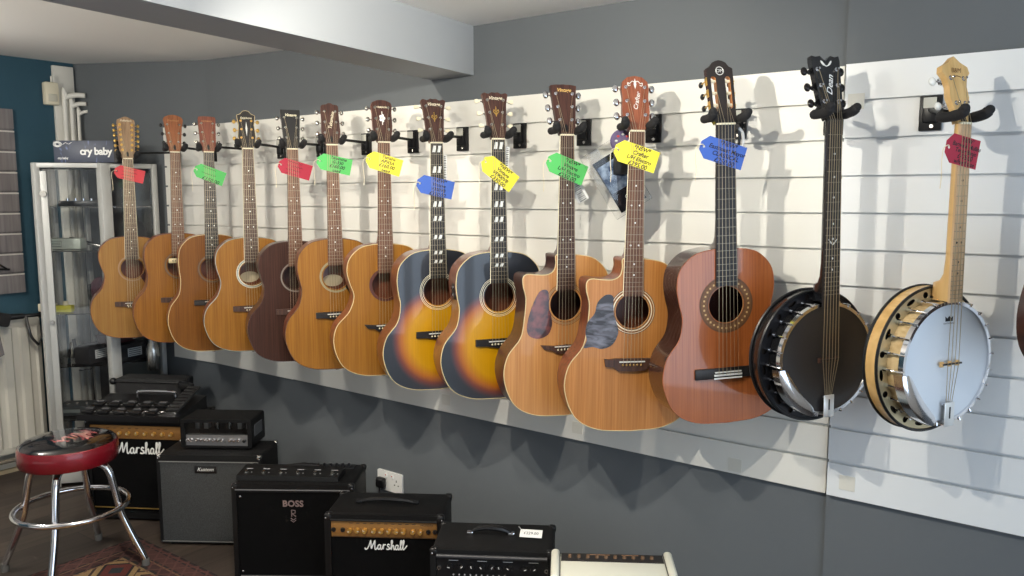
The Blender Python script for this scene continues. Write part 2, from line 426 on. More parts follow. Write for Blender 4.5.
def frame(k):
    g = G[k]; rot = RZ(g['psi']) @ RY(g['roll'])
    zb = g['zs'][5]; Ln = (g['zs'][1] - zb) / math.cos(R(g['roll']))
    org = Vector(g['nut']) - rot @ Vector((0, 0, Ln))
    if k in ('bb', 'wb'): org += rot @ Vector((0, .020, 0))
    return Matrix.Translation(org) @ rot, [(z - zb) for z in g['zs']]
def outline(L, wl, ww, wu, cut=False, sq=1.0):
    r = [(0, 0), (.5 * wl, .016 * L), (.84 * wl, .092 * L), (wl, .25 * L), (.945 * wl, .39 * L), (.5 * (ww + .80 * wl), .50 * L), (ww, .615 * L),
         (.5 * (ww + wu) + .002, .71 * L), (wu, .80 * L), (.93 * wu, .895 * L), (.66 * wu, .972 * L), (.3 * wu, .998 * L), (0, L)]
    right = [(p.x, p.y) for p in catmull([(x, z, 0) for x, z in r], False, 5)]
    if not cut:
        left = [(-x, z) for x, z in right[1:-1]][::-1]
    else:
        lo = [(-x, z) for x, z in r[:8]][::-1]
        horn = [(-.032, 1.0 * L), (-.033, .95 * L), (-.04, .905 * L), (-.062, .882 * L), (-.095, .883 * L), (-.125, .888 * L), (-.139, .868 * L), (-.1385, .815 * L), (-.13, .74 * L)]
        lo2 = [(-x, z) for x, z in r[1:7]][::-1]
        left = [(p.x, p.y) for p in catmull([(x, z, 0) for x, z in [(0, L)] + horn + lo2 + [(0, 0)]], False, 5)][1:-1]
    return right + left
def stringset(m, xs_n, xs_b, zn, zb, yn, yb, r, mat):
    pass
HEADS = {
 'slope': [(.0225, 0), (.030, .02), (.034, .05), (.038, .10), (.040, .145), (.033, .152), (.018, .149), (.008, .153), (0, .156)],
 'twelve': [(.0235, 0), (.031, .022), (.035, .06), (.0375, .12), (.040, .175), (.038, .190), (.024, .196), (.012, .203), (0, .206)],
 'flare': [(.0225, 0), (.028, .022), (.0315, .06), (.036, .115), (.043, .152), (.036, .164), (.018, .172), (0, .175)],
 'plain': [(.0225, 0), (.030, .018), (.033, .05), (.037, .150), (.034, .158), (.015, .16), (0, .16)],
 'square': [(.0225, 0), (.029, .018), (.032, .05), (.0385, .150), (.038, .1605), (.012, .1605), (0, .1605)],
 'openbook': [(.0225, 0), (.031, .022), (.036, .05), (.031, .10), (.036, .132), (.0365, .142), (.022, .148), (.012, .160), (0, .163)],
 'notch': [(.0225, 0), (.031, .02), (.036, .05), (.0335, .10), (.033, .15), (.028, .156), (.012, .158), (.008, .162), (0, .1635)],
 'crown': [(.0225, 0), (.031, .02), (.036, .06), (.0355, .11), (.0385, .135), (.034, .147), (.015, .155), (0, .157)],
 'wave': [(.0225, 0), (.029, .02), (.032, .06), (.0365, .115), (.044, .148), (.036, .153), (.022, .149), (.010, .155), (0, .153)],
 'angled': [(.0225, 0), (.030, .02), (.033, .06), (.0395, .13), (.042, .154), (.024, .157), (.010, .157), (0, .158)],
 'round': [(.0235, 0), (.035, .022), (.041, .055), (.038, .10), (.041, .125), (.037, .145), (.022, .158), (0, .162)],
 'bump': [(.027, 0), (.034, .014), (.0355, .05), (.0375, .12), (.038, .152), (.028, .157), (.020, .168), (.010, .173), (0, .175)],
 'wings': [(.0225, 0), (.030, .02), (.034, .05), (.0385, .10), (.043, .150), (.041, .163), (.030, .160), (.016, .163), (0, .149)],
 'point': [(.018, 0), (.021, .03), (.031, .060), (.028, .085), (.033, .105), (.044, .118), (.040, .132), (.018, .142), (0, .156)],
}
def head_outline(kind):
    h = HEADS[kind]
    p = [(x, z) for x, z in h]
    return p + [(-x, z) for x, z in h[::-1][1:]]
def hw_at(kind, z):
    h = HEADS[kind]
    for (xa, za), (xb, zb) in zip(h, h[1:]):
        if za <= z <= zb: return xa + (xb - xa) * (z - za) / max(1e-6, zb - za)
    return h[-1][0]
def script_logo(m, pts_list, M, r, mat):
    for pl in pts_list:
        m.tube([(x, 0, z) for x, z in pl], r, mat, n=5, M=M, smooth=4)
VINT = [[(-.5, .4), (-.42, .55), (-.3, -.35), (-.12, .5), (-.02, .62)], [(-.05, .0), (-.02, -.35), (.06, .05), (.1, -.35), (.14, .05), (.2, -.3)], [(.2, .4), (.22, -.3), (.33, 0), (.4, -.25), (.45, .05), (.5, -.6), (.38, -.5), (.6, -.1), (.75, -.1)], [(.15, .12), (.3, .14)]]
def make_instrument(key, label, head='plain', headmat=ROSE, top='spruce', side=MAHOG, topmat=None, wl=.20, ww=.135, wu=.146, cut=False,
                    bind=BIND, fbmat=ROSE, fbbind=None, inlay='dots', tuner=NICK, button=NICK, nstr=6, bridge='belly', bridgemat=ROSE,
                    rosette=None, pick=None, logo=None, logomat=CREAM, headbind=None, classical=False, depth=.098, tulip=False, paper=False, headmark=None, pickup=False, jack=False, knob=False):
    M, z = frame(key)
    zh, zn, zt, zsd, zbr, _ = z
    root = thing('acoustic_guitar' if not classical else 'classical_guitar', label, 'guitar', M=M, group='acoustic guitars hanging on the slatwall' )
    L = zt
    ol = outline(L, wl, ww, wu, cut)
    hr = .051
    hole = circ(0, zsd, hr, 36)
    # body shell
    m = MB(); n = len(ol)
    dep = lambda zz: depth + .018 * (1 - zz / L)
    m.raw([(x, .0005, zz) for x, zz in ol] + [(x, dep(zz), zz) for x, zz in ol], [(i, (i + 1) % n, n + (i + 1) % n, n + i) for i in range(n)], side)
    t = bmesh.new(); v = [t.verts.new((x, dep(zz), zz)) for x, zz in ol]; t.faces.new(v); m.merge(t, side)
    m.build('body', root, ang=50)
    m = MB(); m.plate(ol, -.0002, .003, topmat, holes=[hole], hmat=pm('hole_edge', rgb(190, 150, 100), .6)); m.build('soundboard', root)
    m = MB(); m.tube([(x * 1.0, .0006, zz) for x, zz in ol], .0016 if bind is not None else .001, bind or side, n=6, closed=True); m.build('binding', root)
    # rosette rings
    if rosette:
        m = MB()
        for (ra, rb, rm) in rosette:
            k = 44
            m.raw([(ra * math.cos(2 * PI * i / k), -.0006, zsd + ra * math.sin(2 * PI * i / k)) for i in range(k)] + [(rb * math.cos(2 * PI * i / k), -.0006, zsd + rb * math.sin(2 * PI * i / k)) for i in range(k)],
                  [(i, (i + 1) % k, k + (i + 1) % k, k + i) for i in range(k)], rm)
        if classical:
            for i in range(32):
                a = 2 * PI * i / 32
                m.box((.066 * math.cos(a), -.0008, zsd + .066 * math.sin(a)), (.005, .0006, .005), pm('rosette_pearl', rgb(196, 164, 112), .5), )
        m.build('rosette', root)
    if paper:
        m = MB(); m.plate(circ(.0, zsd - .026, .040, 24, .024), depth + .0045, depth + .005, pm('paper_label', rgb(206, 190, 158), .7)); m.build('paper_label', root)
    # neck
    nb = .0215 if not classical else .026
    jb = .0275 if not classical else .030
    m = MB(); secs = []
    for zz, w, d in ((zn + .004, nb, .016), (zn - .05, nb + .001, .0185), (zt + .08, jb - .001, .021), (zt + .035, jb, .026), (zt + .018, jb, .045), (zt + .006, jb, .075), (zt - .0, jb, .082)):
        secs.append([(-w, -.0005, zz)] + [(-w * math.cos(PI * i / 8), d * math.sin(PI * i / 8) ** .8 if 0 < i < 8 else .001, zz) for i in range(9)] + [(w, -.0005, zz)])
    k = len(secs[0]); vs = [p for s in secs for p in s]; fs = []
    for a in range(len(secs) - 1):
        for i in range(k): fs.append((a * k + i, a * k + (i + 1) % k, (a + 1) * k + (i + 1) % k, (a + 1) * k + i))
    fs += [tuple(range(k)), tuple(range((len(secs) - 1) * k, len(secs) * k))]
    m.raw(vs, fs, side if not fbbind or True else side); m.build('neck', root)
    # fretboard
    S = (zn - zbr) / 1.004
    zend = zsd + hr - (.006 if not classical else -.0)
    if classical: zend = zsd + hr + .001
    wE = jb + (jb - nb) * .35
    m = MB()
    vs = [(-nb, -.0062, zn), (nb, -.0062, zn), (wE, -.0062, zend), (-wE, -.0062, zend), (-nb, 0, zn), (nb, 0, zn), (wE, 0, zend), (-wE, 0, zend)]
    m.raw(vs, [(0, 1, 2, 3), (0, 1, 5, 4), (1, 2, 6, 5), (2, 3, 7, 6), (3, 0, 4, 7)], fbmat)
    def wat(zz): return nb + (wE - nb) * (zn - zz) / (zn - zend)
    nf = 0
    for i in range(1, 22):
        zz = zn - S * (1 - 2 ** (-i / 12))
        if zz < zend + .004: break
        nf = i; w = wat(zz)
        m.box((0, -.0066, zz), (2 * w - .001, .0009, .0011), FRET)
    def fz(i): return zn - S * (1 - 2 ** (-(i - .5) / 12)) if i else zn
    ip = (3, 5, 7, 9, 12, 15, 17)
    if inlay == 'blocks':
        for i in (1, 3, 5, 7, 9, 12, 15, 17):
            if i > nf: continue
            zz = fz(i); hh = min(.011, (S * 2 ** (-(i - 1) / 12) * .056) * .36)
            for sx in (-1, 1):
                m.raw([(sx * .0088 - .0052 + dx, -.0066, zz + dz) for dx, dz in ((-.002, -hh), (.0085, -hh), (.0125, hh), (.002, hh))], [(0, 1, 2, 3)], PEARL)
    elif inlay == 'dots':
        for i in ip:
            if i > nf: continue
            for xx in ((-.012, .012) if i in (7, 12) else (0,)):
                m.cyl((xx, -.0063, fz(i)), (xx, -.0067, fz(i)), .0027, PEARL, n=10)
    m.build('fretboard', root)
    if fbbind:
        for sx in (-1, 1):
            m = MB(); m.tube([(sx * (nb + .0003), -.0034, zn), (sx * (wE + .0003), -.0034, zend)], .0016 if fbbind is not True else .0016, CREAM, n=6)
            m.build('fretboard_binding', root)
    m = MB(); m.box((0, -.005, zn + .0025), (2 * nb, .010, .005), CREAM, bev=.001); m.build('nut', root)
    # headstock
    MH = T(0, -.001, zn + .004) @ RX(-13)
    ho = head_outline(head)
    slots = []
    if classical:
        slots = [rrect(sx * .0205 - .0075, .040, sx * .0205 + .0075, .130, .0074, 4) for sx in (-1, 1)]
    m = MB(); m.plate(ho, 0, .0155, headmat, holes=slots, side=side, hmat=pm('slot_wood', rgb(176, 116, 66), .5), M=MH)
    hd = m.build('headstock', root, ang=30)
    if headbind is not None:
        m = MB(); m.tube([(x, .0005, zz) for x, zz in ho], .0013, headbind, n=6, closed=True, M=MH); m.build('headstock_binding', hd)
    hl = HEADS[head][-1][1]
    if logo:
        m = MB()
        if logo[0] == 'script': m.text('Vintage', .0155, logomat, MH @ T(0, -.0008, logo[1] * hl), shear=.35, bold=.0003)
        elif logo[0] == 'vert': m.text(logo[2], .018, logomat, MH @ T(.004, -.0008, logo[1] * hl) @ RY(-78), shear=.2, bold=.0002)
        else: m.text(logo[2], logo[3], logomat, MH @ T(0, -.0008, logo[1] * hl), shear=.25 if logo[0] == 'i' else 0, bold=.0002)
        m.build('logo', hd)
    if headmark:
        m = MB()
        if headmark == 'fleur':
            for s in (-1, 1):
                m.tube([(0, 0, .075), (s * .004, 0, .085), (s * .009, 0, .088), (s * .007, 0, .096), (s * .003, 0, .09)], .0013, GOLD, n=5, M=MH @ T(0, -.001, 0), smooth=3)
            m.box((0, -.0008, .09), (.003, .0012, .034), GOLD, M=MH, bev=.001); m.box((0, -.0008, .083), (.012, .0012, .002), GOLD, M=MH)
        elif headmark == 'flower':
            for a in range(0, 360, 72):
                m.ell((.007 * math.cos(R(a)), -.0005, .088 + .010 * math.sin(R(a))), (.0045, .0008, .006), PEARL, M=MH, n=8)
            m.box((0, -.0008, .088), (.003, .001, .05), PEARL, M=MH, bev=.001)
        elif headmark == 'scroll':
            for s in (-1, 1):
                m.tube([(0, 0, .142), (s * .008, 0, .146), (s * .016, 0, .139), (s * .022, 0, .141), (s * .02, 0, .132), (s * .014, 0, .134)], .0012, PEARL, n=5, M=MH @ T(0, -.001, 0), smooth=3)
            m.raw([(0, -.0008, .122), (.004, -.0008, .137), (0, -.0008, .155), (-.004, -.0008, .137)], [(0, 1, 2, 3)], PEARL, M=MH)
        elif headmark == 'spear':
            m.raw([(0, -.0008, .05), (.004, -.0008, .085), (0, -.0008, .115), (-.004, -.0008, .085)], [(0, 1, 2, 3)], PEARL, M=MH)
            m.raw([(0, -.0008, .006), (.006, -.0008, .012), (.006, -.0008, .03), (0, -.0008, .042), (-.006, -.0008, .03), (-.006, -.0008, .012)], [(0, 1, 2, 3, 4, 5)], BLK, M=MH)
        elif headmark == 'ring':
            m.tube([(.011 * math.cos(2 * PI * i / 20), -.0006, .145 + .011 * math.sin(2 * PI * i / 20)) for i in range(20)], .001, PEARL, n=5, closed=True, M=MH)
            m.text('OM', .013, PEARL, MH @ T(0, -.0008, .145))
        m.build('inlay', hd)
    else:
        m = MB(); m.raw([(-.006, -.0012, .008), (.006, -.0012, .008), (.005, -.0012, .026), (0, -.0012, .034), (-.005, -.0012, .026)], [(0, 1, 2, 3, 4)], BLK, M=MH); m.build('truss_rod_cover', hd)
    # tuning machines
    posts = []
    rows = 3 if nstr == 6 else 6
    z0, z1 = (.046, .128) if nstr == 6 else (.040, .165)
    if head == 'bump': z0, z1 = .052, .118
    if head == 'openbook': z0, z1 = .045, .118
    if head == 'notch': z0, z1 = .046, .130
    for sx in (-1, 1):
        for i in range(rows):
            zz = z0 + (z1 - z0) * i / (rows - 1); w = hw_at(head, zz)
            m = MB()
            if classical:
                m.cyl((sx * .012, .007, zz), (sx * (w + .001), .007, zz), .0045, CREAM, n=10, M=MH)
                m.box((sx * (w + .001), .008, zz), (.002, .013, .022), GOLD, M=MH, bev=.001)
                m.cyl((sx * (w + .004), .006, zz), (sx * (w + .004), .028, zz), .002, GOLD, n=8, M=MH)
                m.ell((sx * (w + .004), .034, zz), (.006, .009, .0085), button, M=MH, n=12)
                posts.append((sx * .017, .003, zz))
            else:
                px = sx * (w - .0125)
                pr = 1.35 if nstr == 12 else 1
                m.cyl((px, 0, zz), (px, -.0012, zz), .0048 * pr, tuner, n=12, M=MH); m.cyl((px, 0, zz), (px, -.0085, zz), .0028 * pr * pr, tuner, n=10, M=MH)
                m.ell((px + sx * .006, .019, zz), (.008, .0055, .0065), tuner, M=MH, n=10)
                m.cyl((px + sx * .008, .018, zz), (sx * (w + .010), .016, zz), .0016, tuner, n=8, M=MH)
                if tulip:
                    m.raw([(sx * (w + .008), -.0, zz - .002), (sx * (w + .018), 0, zz - .0065), (sx * (w + .026), 0, zz - .0055), (sx * (w + .026), 0, zz + .0055), (sx * (w + .018), 0, zz + .0065), (sx * (w + .008), 0, zz + .002)] +
                          [(sx * (w + .008), .0, zz - .002 + 0), (sx * (w + .018), 0, zz - .0065), (sx * (w + .026), 0, zz - .0055)][:0], [(0, 1, 2, 3, 4, 5)], button, M=MH @ T(0, .013, 0))
                    m.plate([(sx * (w + .008), zz - .002), (sx * (w + .018), zz - .0065), (sx * (w + .026), zz - .0055), (sx * (w + .026), zz + .0055), (sx * (w + .018), zz + .0065), (sx * (w + .008), zz + .002)], .012, .018, button, M=MH)
                else:
                    bs = ((.0075, .0058, .0092) if button is not CHR else (.0092, .007, .0118)) if nstr == 6 else (.0068, .006, .0088)
                    m.ell((sx * (w + .014), .016, zz), bs, button, M=MH, n=12)
                posts.append((px, -.005, zz))
            m.build('tuning_machine', hd)
    # bridge
    yb = -.0095
    m = MB()
    bw = .083 if not classical else .095
    if bridge == 'belly':
        o = [(-bw, zbr + .012), (-bw, zbr - .006), (-.05, zbr - .012), (0, zbr - .021), (.05, zbr - .012), (bw, zbr - .006), (bw, zbr + .012)]
        o = [(-bw, zbr - .010), (-.045, zbr - .012), (0, zbr - .021), (.045, zbr - .012), (bw, zbr - .010), (bw, zbr + .012), (-bw, zbr + .012)]
        m.plate(o, -.0085, 0, bridgemat)
    elif bridge == 'wing':
        o = [(-bw, zbr + .010), (-bw + .012, zbr - .004), (-.045, zbr - .008), (-.03, zbr - .019), (.03, zbr - .019), (.045, zbr - .008), (bw - .012, zbr - .004), (bw, zbr + .010), (.035, zbr + .006), (0, zbr + .009), (-.035, zbr + .006)]
        m.plate(o, -.0085, 0, bridgemat)
    elif bridge == 'moustache':
        o = [(-bw, zbr + .013), (-bw + .004, zbr - .010), (-.055, zbr - .012), (-.042, zbr - .024), (.0, zbr - .026), (.042, zbr - .024), (.055, zbr - .012), (bw - .004, zbr - .010), (bw, zbr + .013), (.07, zbr + .011), (.05, zbr + .013), (-.05, zbr + .013), (-.07, zbr + .011)]
        m.plate(o, -.0085, 0, bridgemat)
    else:
        m.box((0, -.003, zbr), (2 * bw, .006, .030), bridgemat, bev=.002)
        m.box((0, -.006, zbr - .008), (.082, .008, .014), bridgemat, bev=.001)
    br = m.build('bridge', root)
    m = MB(); m.box((0, -.010, zbr + .004), (.078, .0045, .0032), PEARL); m.build('saddle', br)
    sn = nb - .0035; sb = .0275
    if classical:
        m = MB(); m.box((0, -.0105, zbr - .004), (.083, .0015, .005), PEARL); m.box((0, -.0105, zbr - .013), (.083, .0015, .004), PEARL); m.build('tie_block_trim', br)
        sb = .029
    else:
        for i in range(6):
            xx = -sb + 2 * sb * i / 5
            m = MB(); m.ell((xx, -.0095, zbr - .006), (.0032, .0032, .0032), GOLD if key == 'g11' else CREAM, n=8); m.build('bridge_pin', br)
            if nstr == 12:
                m = MB(); m.ell((xx + .003, -.0095, zbr - .014), (.003, .003, .003), CREAM, n=8); m.build('bridge_pin', br)
    for i in range(6):
        tn = -sn + 2 * sn * i / 5; tb = -sb + 2 * sb * i / 5
        # post used by string i: outer strings to the lowest posts
        if nstr == 6:
            p = posts[2 - (2 - i)] if i < 3 else posts[3 + (5 - i)]
            ps = [p]
        else:
            p1 = posts[2 * i] if i < 3 else posts[6 + 2 * (5 - i)]
            p2 = posts[2 * i + 1] if i < 3 else posts[7 + 2 * (5 - i)]
            ps = [p1, p2]
        for q, p in enumerate(ps):
            e = MH @ Vector(p); dx = .0022 * q
            m = MB(); m.tube([(tb + dx, -.0135, zbr - .004), (tb + dx, -.0145, zbr + .004), (tn + dx, -.0100, zn + .002), tuple(e)], .0005 if i > 2 else .0007, STEEL, n=4)
            m.build('string', root)
    if pick:
        pk, pmatl = pick
        m = MB(); m.plate([(x, zz) for x, zz in pk(zsd)], -.0014, 0, pmatl); m.build('pickguard', root)
    if pickup:
        m = MB(); m.box((0, -.0015, zsd + .022), (.088, .009, .022), pm('pickup_cream', rgb(222, 205, 160), .4), bev=.003)
        for i in range(6): m.cyl((-.026 + i * .0104, -.006, zsd + .022), (-.026 + i * .0104, -.007, zsd + .022), .003, BLK, n=8)
        m.build('pickup', root)
    if knob:
        m = MB(); m.box((-.5 * (wu + ww), .04, L * .74), (.012, .04, .055), BLK, bev=.004)
        for dz in (-.012, .012): m.cyl((-.5 * (wu + ww) - .004, .04, L * .74 + dz), (-.5 * (wu + ww) - .011, .04, L * .74 + dz), .007, CHR, n=12)
        m.build('preamp_panel', root)
    # strap button at the tail
    m = MB(); m.lathe([(.0035, 0), (.0035, .008), (.007, .011), (.007, .014)], NICK, n=12, M=T(0, .055, 0) @ RX(180)); m.build('strap_button', root)
    return root

def pick_right(zs):
    pts = [(.053, zs - .012), (.056, zs + .012), (.066, zs + .02), (.085, zs - .012), (.095, zs - .055), (.085, zs - .095), (.062, zs - .088), (.045, zs - .06), (.036, zs - .040), (.047, zs - .026)]
    return [(p.x, p.y) for p in catmull([(x, z, 0) for x, z in pts], True, 4)]
def pick_left_oval(zs):
    pts = [(-.056, zs + .012), (-.060, zs + .038), (-.082, zs + .035), (-.105, zs - .01), (-.118, zs - .06), (-.112, zs - .088), (-.085, zs - .098), (-.058, zs - .088), (-.045, zs - .060), (-.048, zs - .035), (-.055, zs - .012)]
    pts = [(-.045 + (x + .045) * 1.12 if x < -.06 else x, zs - .03 + (z - zs + .03) * 1.10) for x, z in pts]
    return [(p.x, p.y) for p in catmull([(x, z, 0) for x, z in pts], True, 4)]
def pick_left_leaf(zs):
    pts = [(-.058, zs + .014), (-.060, zs + .038), (-.078, zs + .042), (-.100, zs + .022), (-.108, zs - .008), (-.126, zs - .030), (-.132, zs - .058), (-.128, zs - .080), (-.136, zs - .100), (-.112, zs - .098), (-.085, zs - .104), (-.058, zs - .092), (-.042, zs - .062), (-.046, zs - .038), (-.056, zs - .012)]
    pts = [(-.045 + (x + .045) * 1.10 if x < -.06 else x, zs - .03 + (z - zs + .03) * 1.10) for x, z in pts]
    return [(p.x, p.y) for p in catmull([(x, z, 0) for x, z in pts], True, 4)]
def tortoise():
    if 'tort' in MATS: return MATS['tort']
    m, nt, b = newmat('tortoiseshell'); L = nt.links
    n = nt.nodes.new('ShaderNodeTexNoise'); n.inputs['Scale'].default_value = 28; n.inputs['Detail'].default_value = 4
    tc = nt.nodes.new('ShaderNodeTexCoord'); L.new(tc.outputs['Object'], n.inputs[0])
    r = nt.nodes.new('ShaderNodeValToRGB'); r.color_ramp.elements[0].position = .42; r.color_ramp.elements[0].color = (*rgb(46, 18, 18), 1)
    r.color_ramp.elements[1].position = .62; r.color_ramp.elements[1].color = (*rgb(112, 52, 44), 1)
    L.new(n.outputs['Fac'], r.inputs[0]); L.new(r.outputs[0], b.inputs['Base Color'])
    b.inputs['Roughness'].default_value = .3; b.inputs['Coat Weight'].default_value = .5; MATS['tort'] = m
    return m
def marble():
    m, nt, b = newmat('marbled_pickguard'); L = nt.links
    n = nt.nodes.new('ShaderNodeTexNoise'); n.inputs['Scale'].default_value = 1; n.inputs['Detail'].default_value = 6; n.inputs['Distortion'].default_value = 1.2
    mp = nt.nodes.new('ShaderNodeMapping'); mp.inputs['Scale'].default_value = (14, 14, 42)
    tc = nt.nodes.new('ShaderNodeTexCoord'); L.new(tc.outputs['Object'], mp.inputs[0]); L.new(mp.outputs[0], n.inputs[0])
    r = nt.nodes.new('ShaderNodeValToRGB'); r.color_ramp.elements[0].position = .44; r.color_ramp.elements[0].color = (*rgb(34, 30, 34), 1)
    r.color_ramp.elements[1].position = .70; r.color_ramp.elements[1].color = (*rgb(112, 112, 124), 1)
    L.new(n.outputs['Fac'], r.inputs[0]); L.new(r.outputs[0], b.inputs['Base Color'])
    b.inputs['Roughness'].default_value = .4; b.inputs['Coat Weight'].default_value = .15
    return m
SP1 = wood('pale_spruce', tint(rgb(196, 146, 92), (.50, .45, .27)), tint(rgb(216, 170, 116), (.50, .45, .27)), .5, coat=.04, spec=.22)
SP2 = wood('amber_spruce', tint(rgb(186, 126, 56), (.45, .385, .19)), tint(rgb(208, 150, 76), (.45, .385, .19)), .5, coat=.04, spec=.22)
SP3 = wood('aged_spruce', tint(rgb(158, 98, 42), (.42, .39, .15)), tint(rgb(182, 120, 58), (.42, .39, .15)), .5, coat=.04, spec=.22)
SP4 = wood('honey_spruce', tint(rgb(192, 132, 62), (.44, .39, .20)), tint(rgb(216, 158, 84), (.44, .39, .20)), .5, coat=.04, spec=.22)
SP5 = wood('satin_spruce', tint(rgb(206, 148, 92), (.72, .64, .48)), tint(rgb(226, 172, 116), (.72, .64, .48)), .38, coat=.3, spec=.4)
SP6 = wood('cedar_spruce', tint(rgb(196, 134, 76), (.66, .58, .42)), tint(rgb(220, 160, 100), (.66, .58, .42)), .38, coat=.12, spec=.35)
CEDAR = wood('glossy_cedar', tint(rgb(160, 94, 56), (.74, .62, .40)), tint(rgb(184, 114, 72), (.74, .62, .40)), .3, coat=.5)
DTOP = wood('dark_mahogany_top', rgb(44, 25, 20), rgb(66, 40, 31), .6, spec=.2)
INDR = wood('indian_rosewood', rgb(34, 18, 16), rgb(66, 36, 28), .25, coat=.9, sx=120)
SBS = wood('burst_side', rgb(84, 44, 30), rgb(116, 64, 42), .3, coat=.6)
TAN = wood('tan_headstock', rgb(140, 112, 82), rgb(170, 140, 108), .5)
ORH = wood('orange_headstock', rgb(130, 74, 40), rgb(160, 98, 58), .45)
REDH = wood('red_headstock', rgb(112, 58, 42), rgb(140, 80, 60), .45)
DKH = wood('dark_headstock', rgb(54, 32, 28), rgb(82, 52, 44), .4)
CRH = wood('rosy_headstock', rgb(124, 66, 44), rgb(158, 92, 64), .35, coat=.5)
RG = lambda *a: [(.056, .062, pm('rosette_dark', rgb(96, 78, 58), .5)), (.0645, .0655, pm('rosette_line', rgb(60, 48, 38), .5))]
RP = [(.055, .0565, CREAM), (.058, .0595, EBONY), (.061, .0625, CREAM), (.0655, .067, CREAM)]
ABAL = pm('abalone', rgb(150, 160, 150), .2, coat=1, var=(.5, 220))
K = make_instrument
K('g1', 'twelve-string acoustic guitar with gold tuners and pale wooden headstock', head='twelve', headmat=TAN, topmat=SP1, wl=.188, ww=.122, wu=.145, bind=pm('brown_binding', rgb(110, 60, 36), .5), fbbind=True, tuner=GOLD, button=GOLD,
  nstr=12, rosette=[(.057, .064, pm('rosette_tan', rgb(150, 118, 84), .5))], pick=(pick_right, tortoise()), logo=('i', .90, 'Fullerton', .0135), logomat=CREAM)
K('g2', 'plain amber acoustic guitar with a cream pickup fitted across its soundhole', head='flare', headmat=ORH, topmat=SP2, side=MAHOG, bind=pm('brown_binding', (0, 0, 0)), button=BLK, rosette=RG(), pickup=True, fbmat=ROSEL, logo=('i', .84, 'Freshman', .0125), logomat=pm('faded_gold', rgb(176, 130, 84), .5))
K('g3', 'deep orange acoustic guitar with cream edge and black fretboard', head='plain', headmat=REDH, topmat=SP3, fbmat=EBONY, rosette=RG(), bridgemat=EBONY, fbbind=None, wl=.192, wu=.14, logo=('n', .86, 'NORMAN', .010), logomat=pm('faded_gold', (0, 0, 0)))
K('g4', 'acoustic guitar with black open-book headstock, gold tuners and patterned edge', head='openbook', headmat=EBONY, topmat=SP4, wl=.2, ww=.128, wu=.146, bind=ABAL, fbbind=True, tuner=GOLD, button=GOLD, rosette=[(.055, .057, CREAM), (.0575, .063, ABAL), (.0635, .065, CREAM)],
  pick=(pick_right, tortoise()), logo=('i', .80, 'Epiphone', .0125), paper=True, headbind=BIND, headmark='spear')
K('g5', 'dark brown mahogany acoustic guitar with square black headstock', head='square', headmat=pm('satin_black', rgb(24, 24, 26), .5), topmat=DTOP, side=DMAHOG, bind=pm('dark_binding', rgb(60, 34, 28), .5), rosette=[(.056, .062, pm('rosette_grey', rgb(120, 112, 104), .5))], wl=.195, ww=.125, wu=.145, logo=('script', .86), logomat=CREAM, fbmat=ROSEL)
K('g6', 'golden acoustic guitar with black bridge, black pickguard and tapered brown headstock', head='notch', headmat=DKH, topmat=SP4, bind=pm('thin_binding', rgb(90, 58, 34), .5), bridgemat=EBONY, rosette=[(.056, .064, pm('rosette_sage', rgb(142, 132, 100), .5))], pick=(pick_right, pm('black_pickguard', rgb(20, 19, 20), .3, coat=.4)), logo=('vert', .58, 'Takamine'), paper=True, fbmat=ROSEL, wl=.2, ww=.132)
K('g7', 'slim-waisted amber acoustic guitar with flower inlay on its brown headstock', head='crown', headmat=DKH, topmat=SP4, bind=BIND, bridge='wing', bridgemat=EBONY, rosette=[(.0515, .062, pm('rosette_wood', rgb(78, 36, 26), .4))], wl=.194, ww=.118, wu=.142, depth=.085, logo=('n', .82, 'YAMAHA', .0095), headmark='flower', fbmat=ROSEL)
SB = sunburst('sunburst_finish', .0, .185, .172, .185)
SBB = dict(head='wave', headmat=DKH, topmat=SB, side=SBS, bind=BIND, fbmat=EBONY, fbbind=True, inlay='blocks', button=CREAM, tulip=True, bridgemat=EBONY, rosette=RP[:4], logo=('script', .88), headmark='fleur', logomat=CREAM, wl=.2, ww=.136)
K('g8', 'sunburst acoustic guitar with a blue price tag, beside the small-waisted amber guitar', **SBB)
K('g9', 'sunburst acoustic guitar with a yellow price tag and preamp knobs on its side', knob=True, **SBB)
K('g10', 'cutaway acoustic guitar with oval tortoiseshell pickguard and dark slanted headstock', head='angled', headmat=DKH, topmat=SP5, side=DMAHOG, cut=True, bind=BIND, fbbind=True, fbmat=ROSE, bridge='wing', rosette=[(.056, .0575, EBONY), (.059, .064, pm('rosette_tan', (0, 0, 0))), (.066, .067, EBONY)], button=CHR, tuner=CHR,
  pick=(pick_left_oval, tortoise()), logo=('script', .88), logomat=pm('gold_ink', rgb(214, 176, 104), .4))
K('g11', 'cutaway acoustic guitar with grey marbled pickguard and rosy rounded headstock', head='round', headmat=CRH, topmat=SP6, side=MAHOG, cut=True, bind=BIND, fbbind=True, fbmat=ROSEL, bridge='moustache', rosette=[(.0545, .056, EBONY), (.057, .060, CREAM), (.062, .0635, EBONY), (.0655, .067, CREAM), (.0675, .069, EBONY)], button=CHR, tuner=CHR,
  pick=(pick_left_leaf, marble()), logo=('vert', .54, 'Crafter'), logomat=PEARL, headmark='scroll')
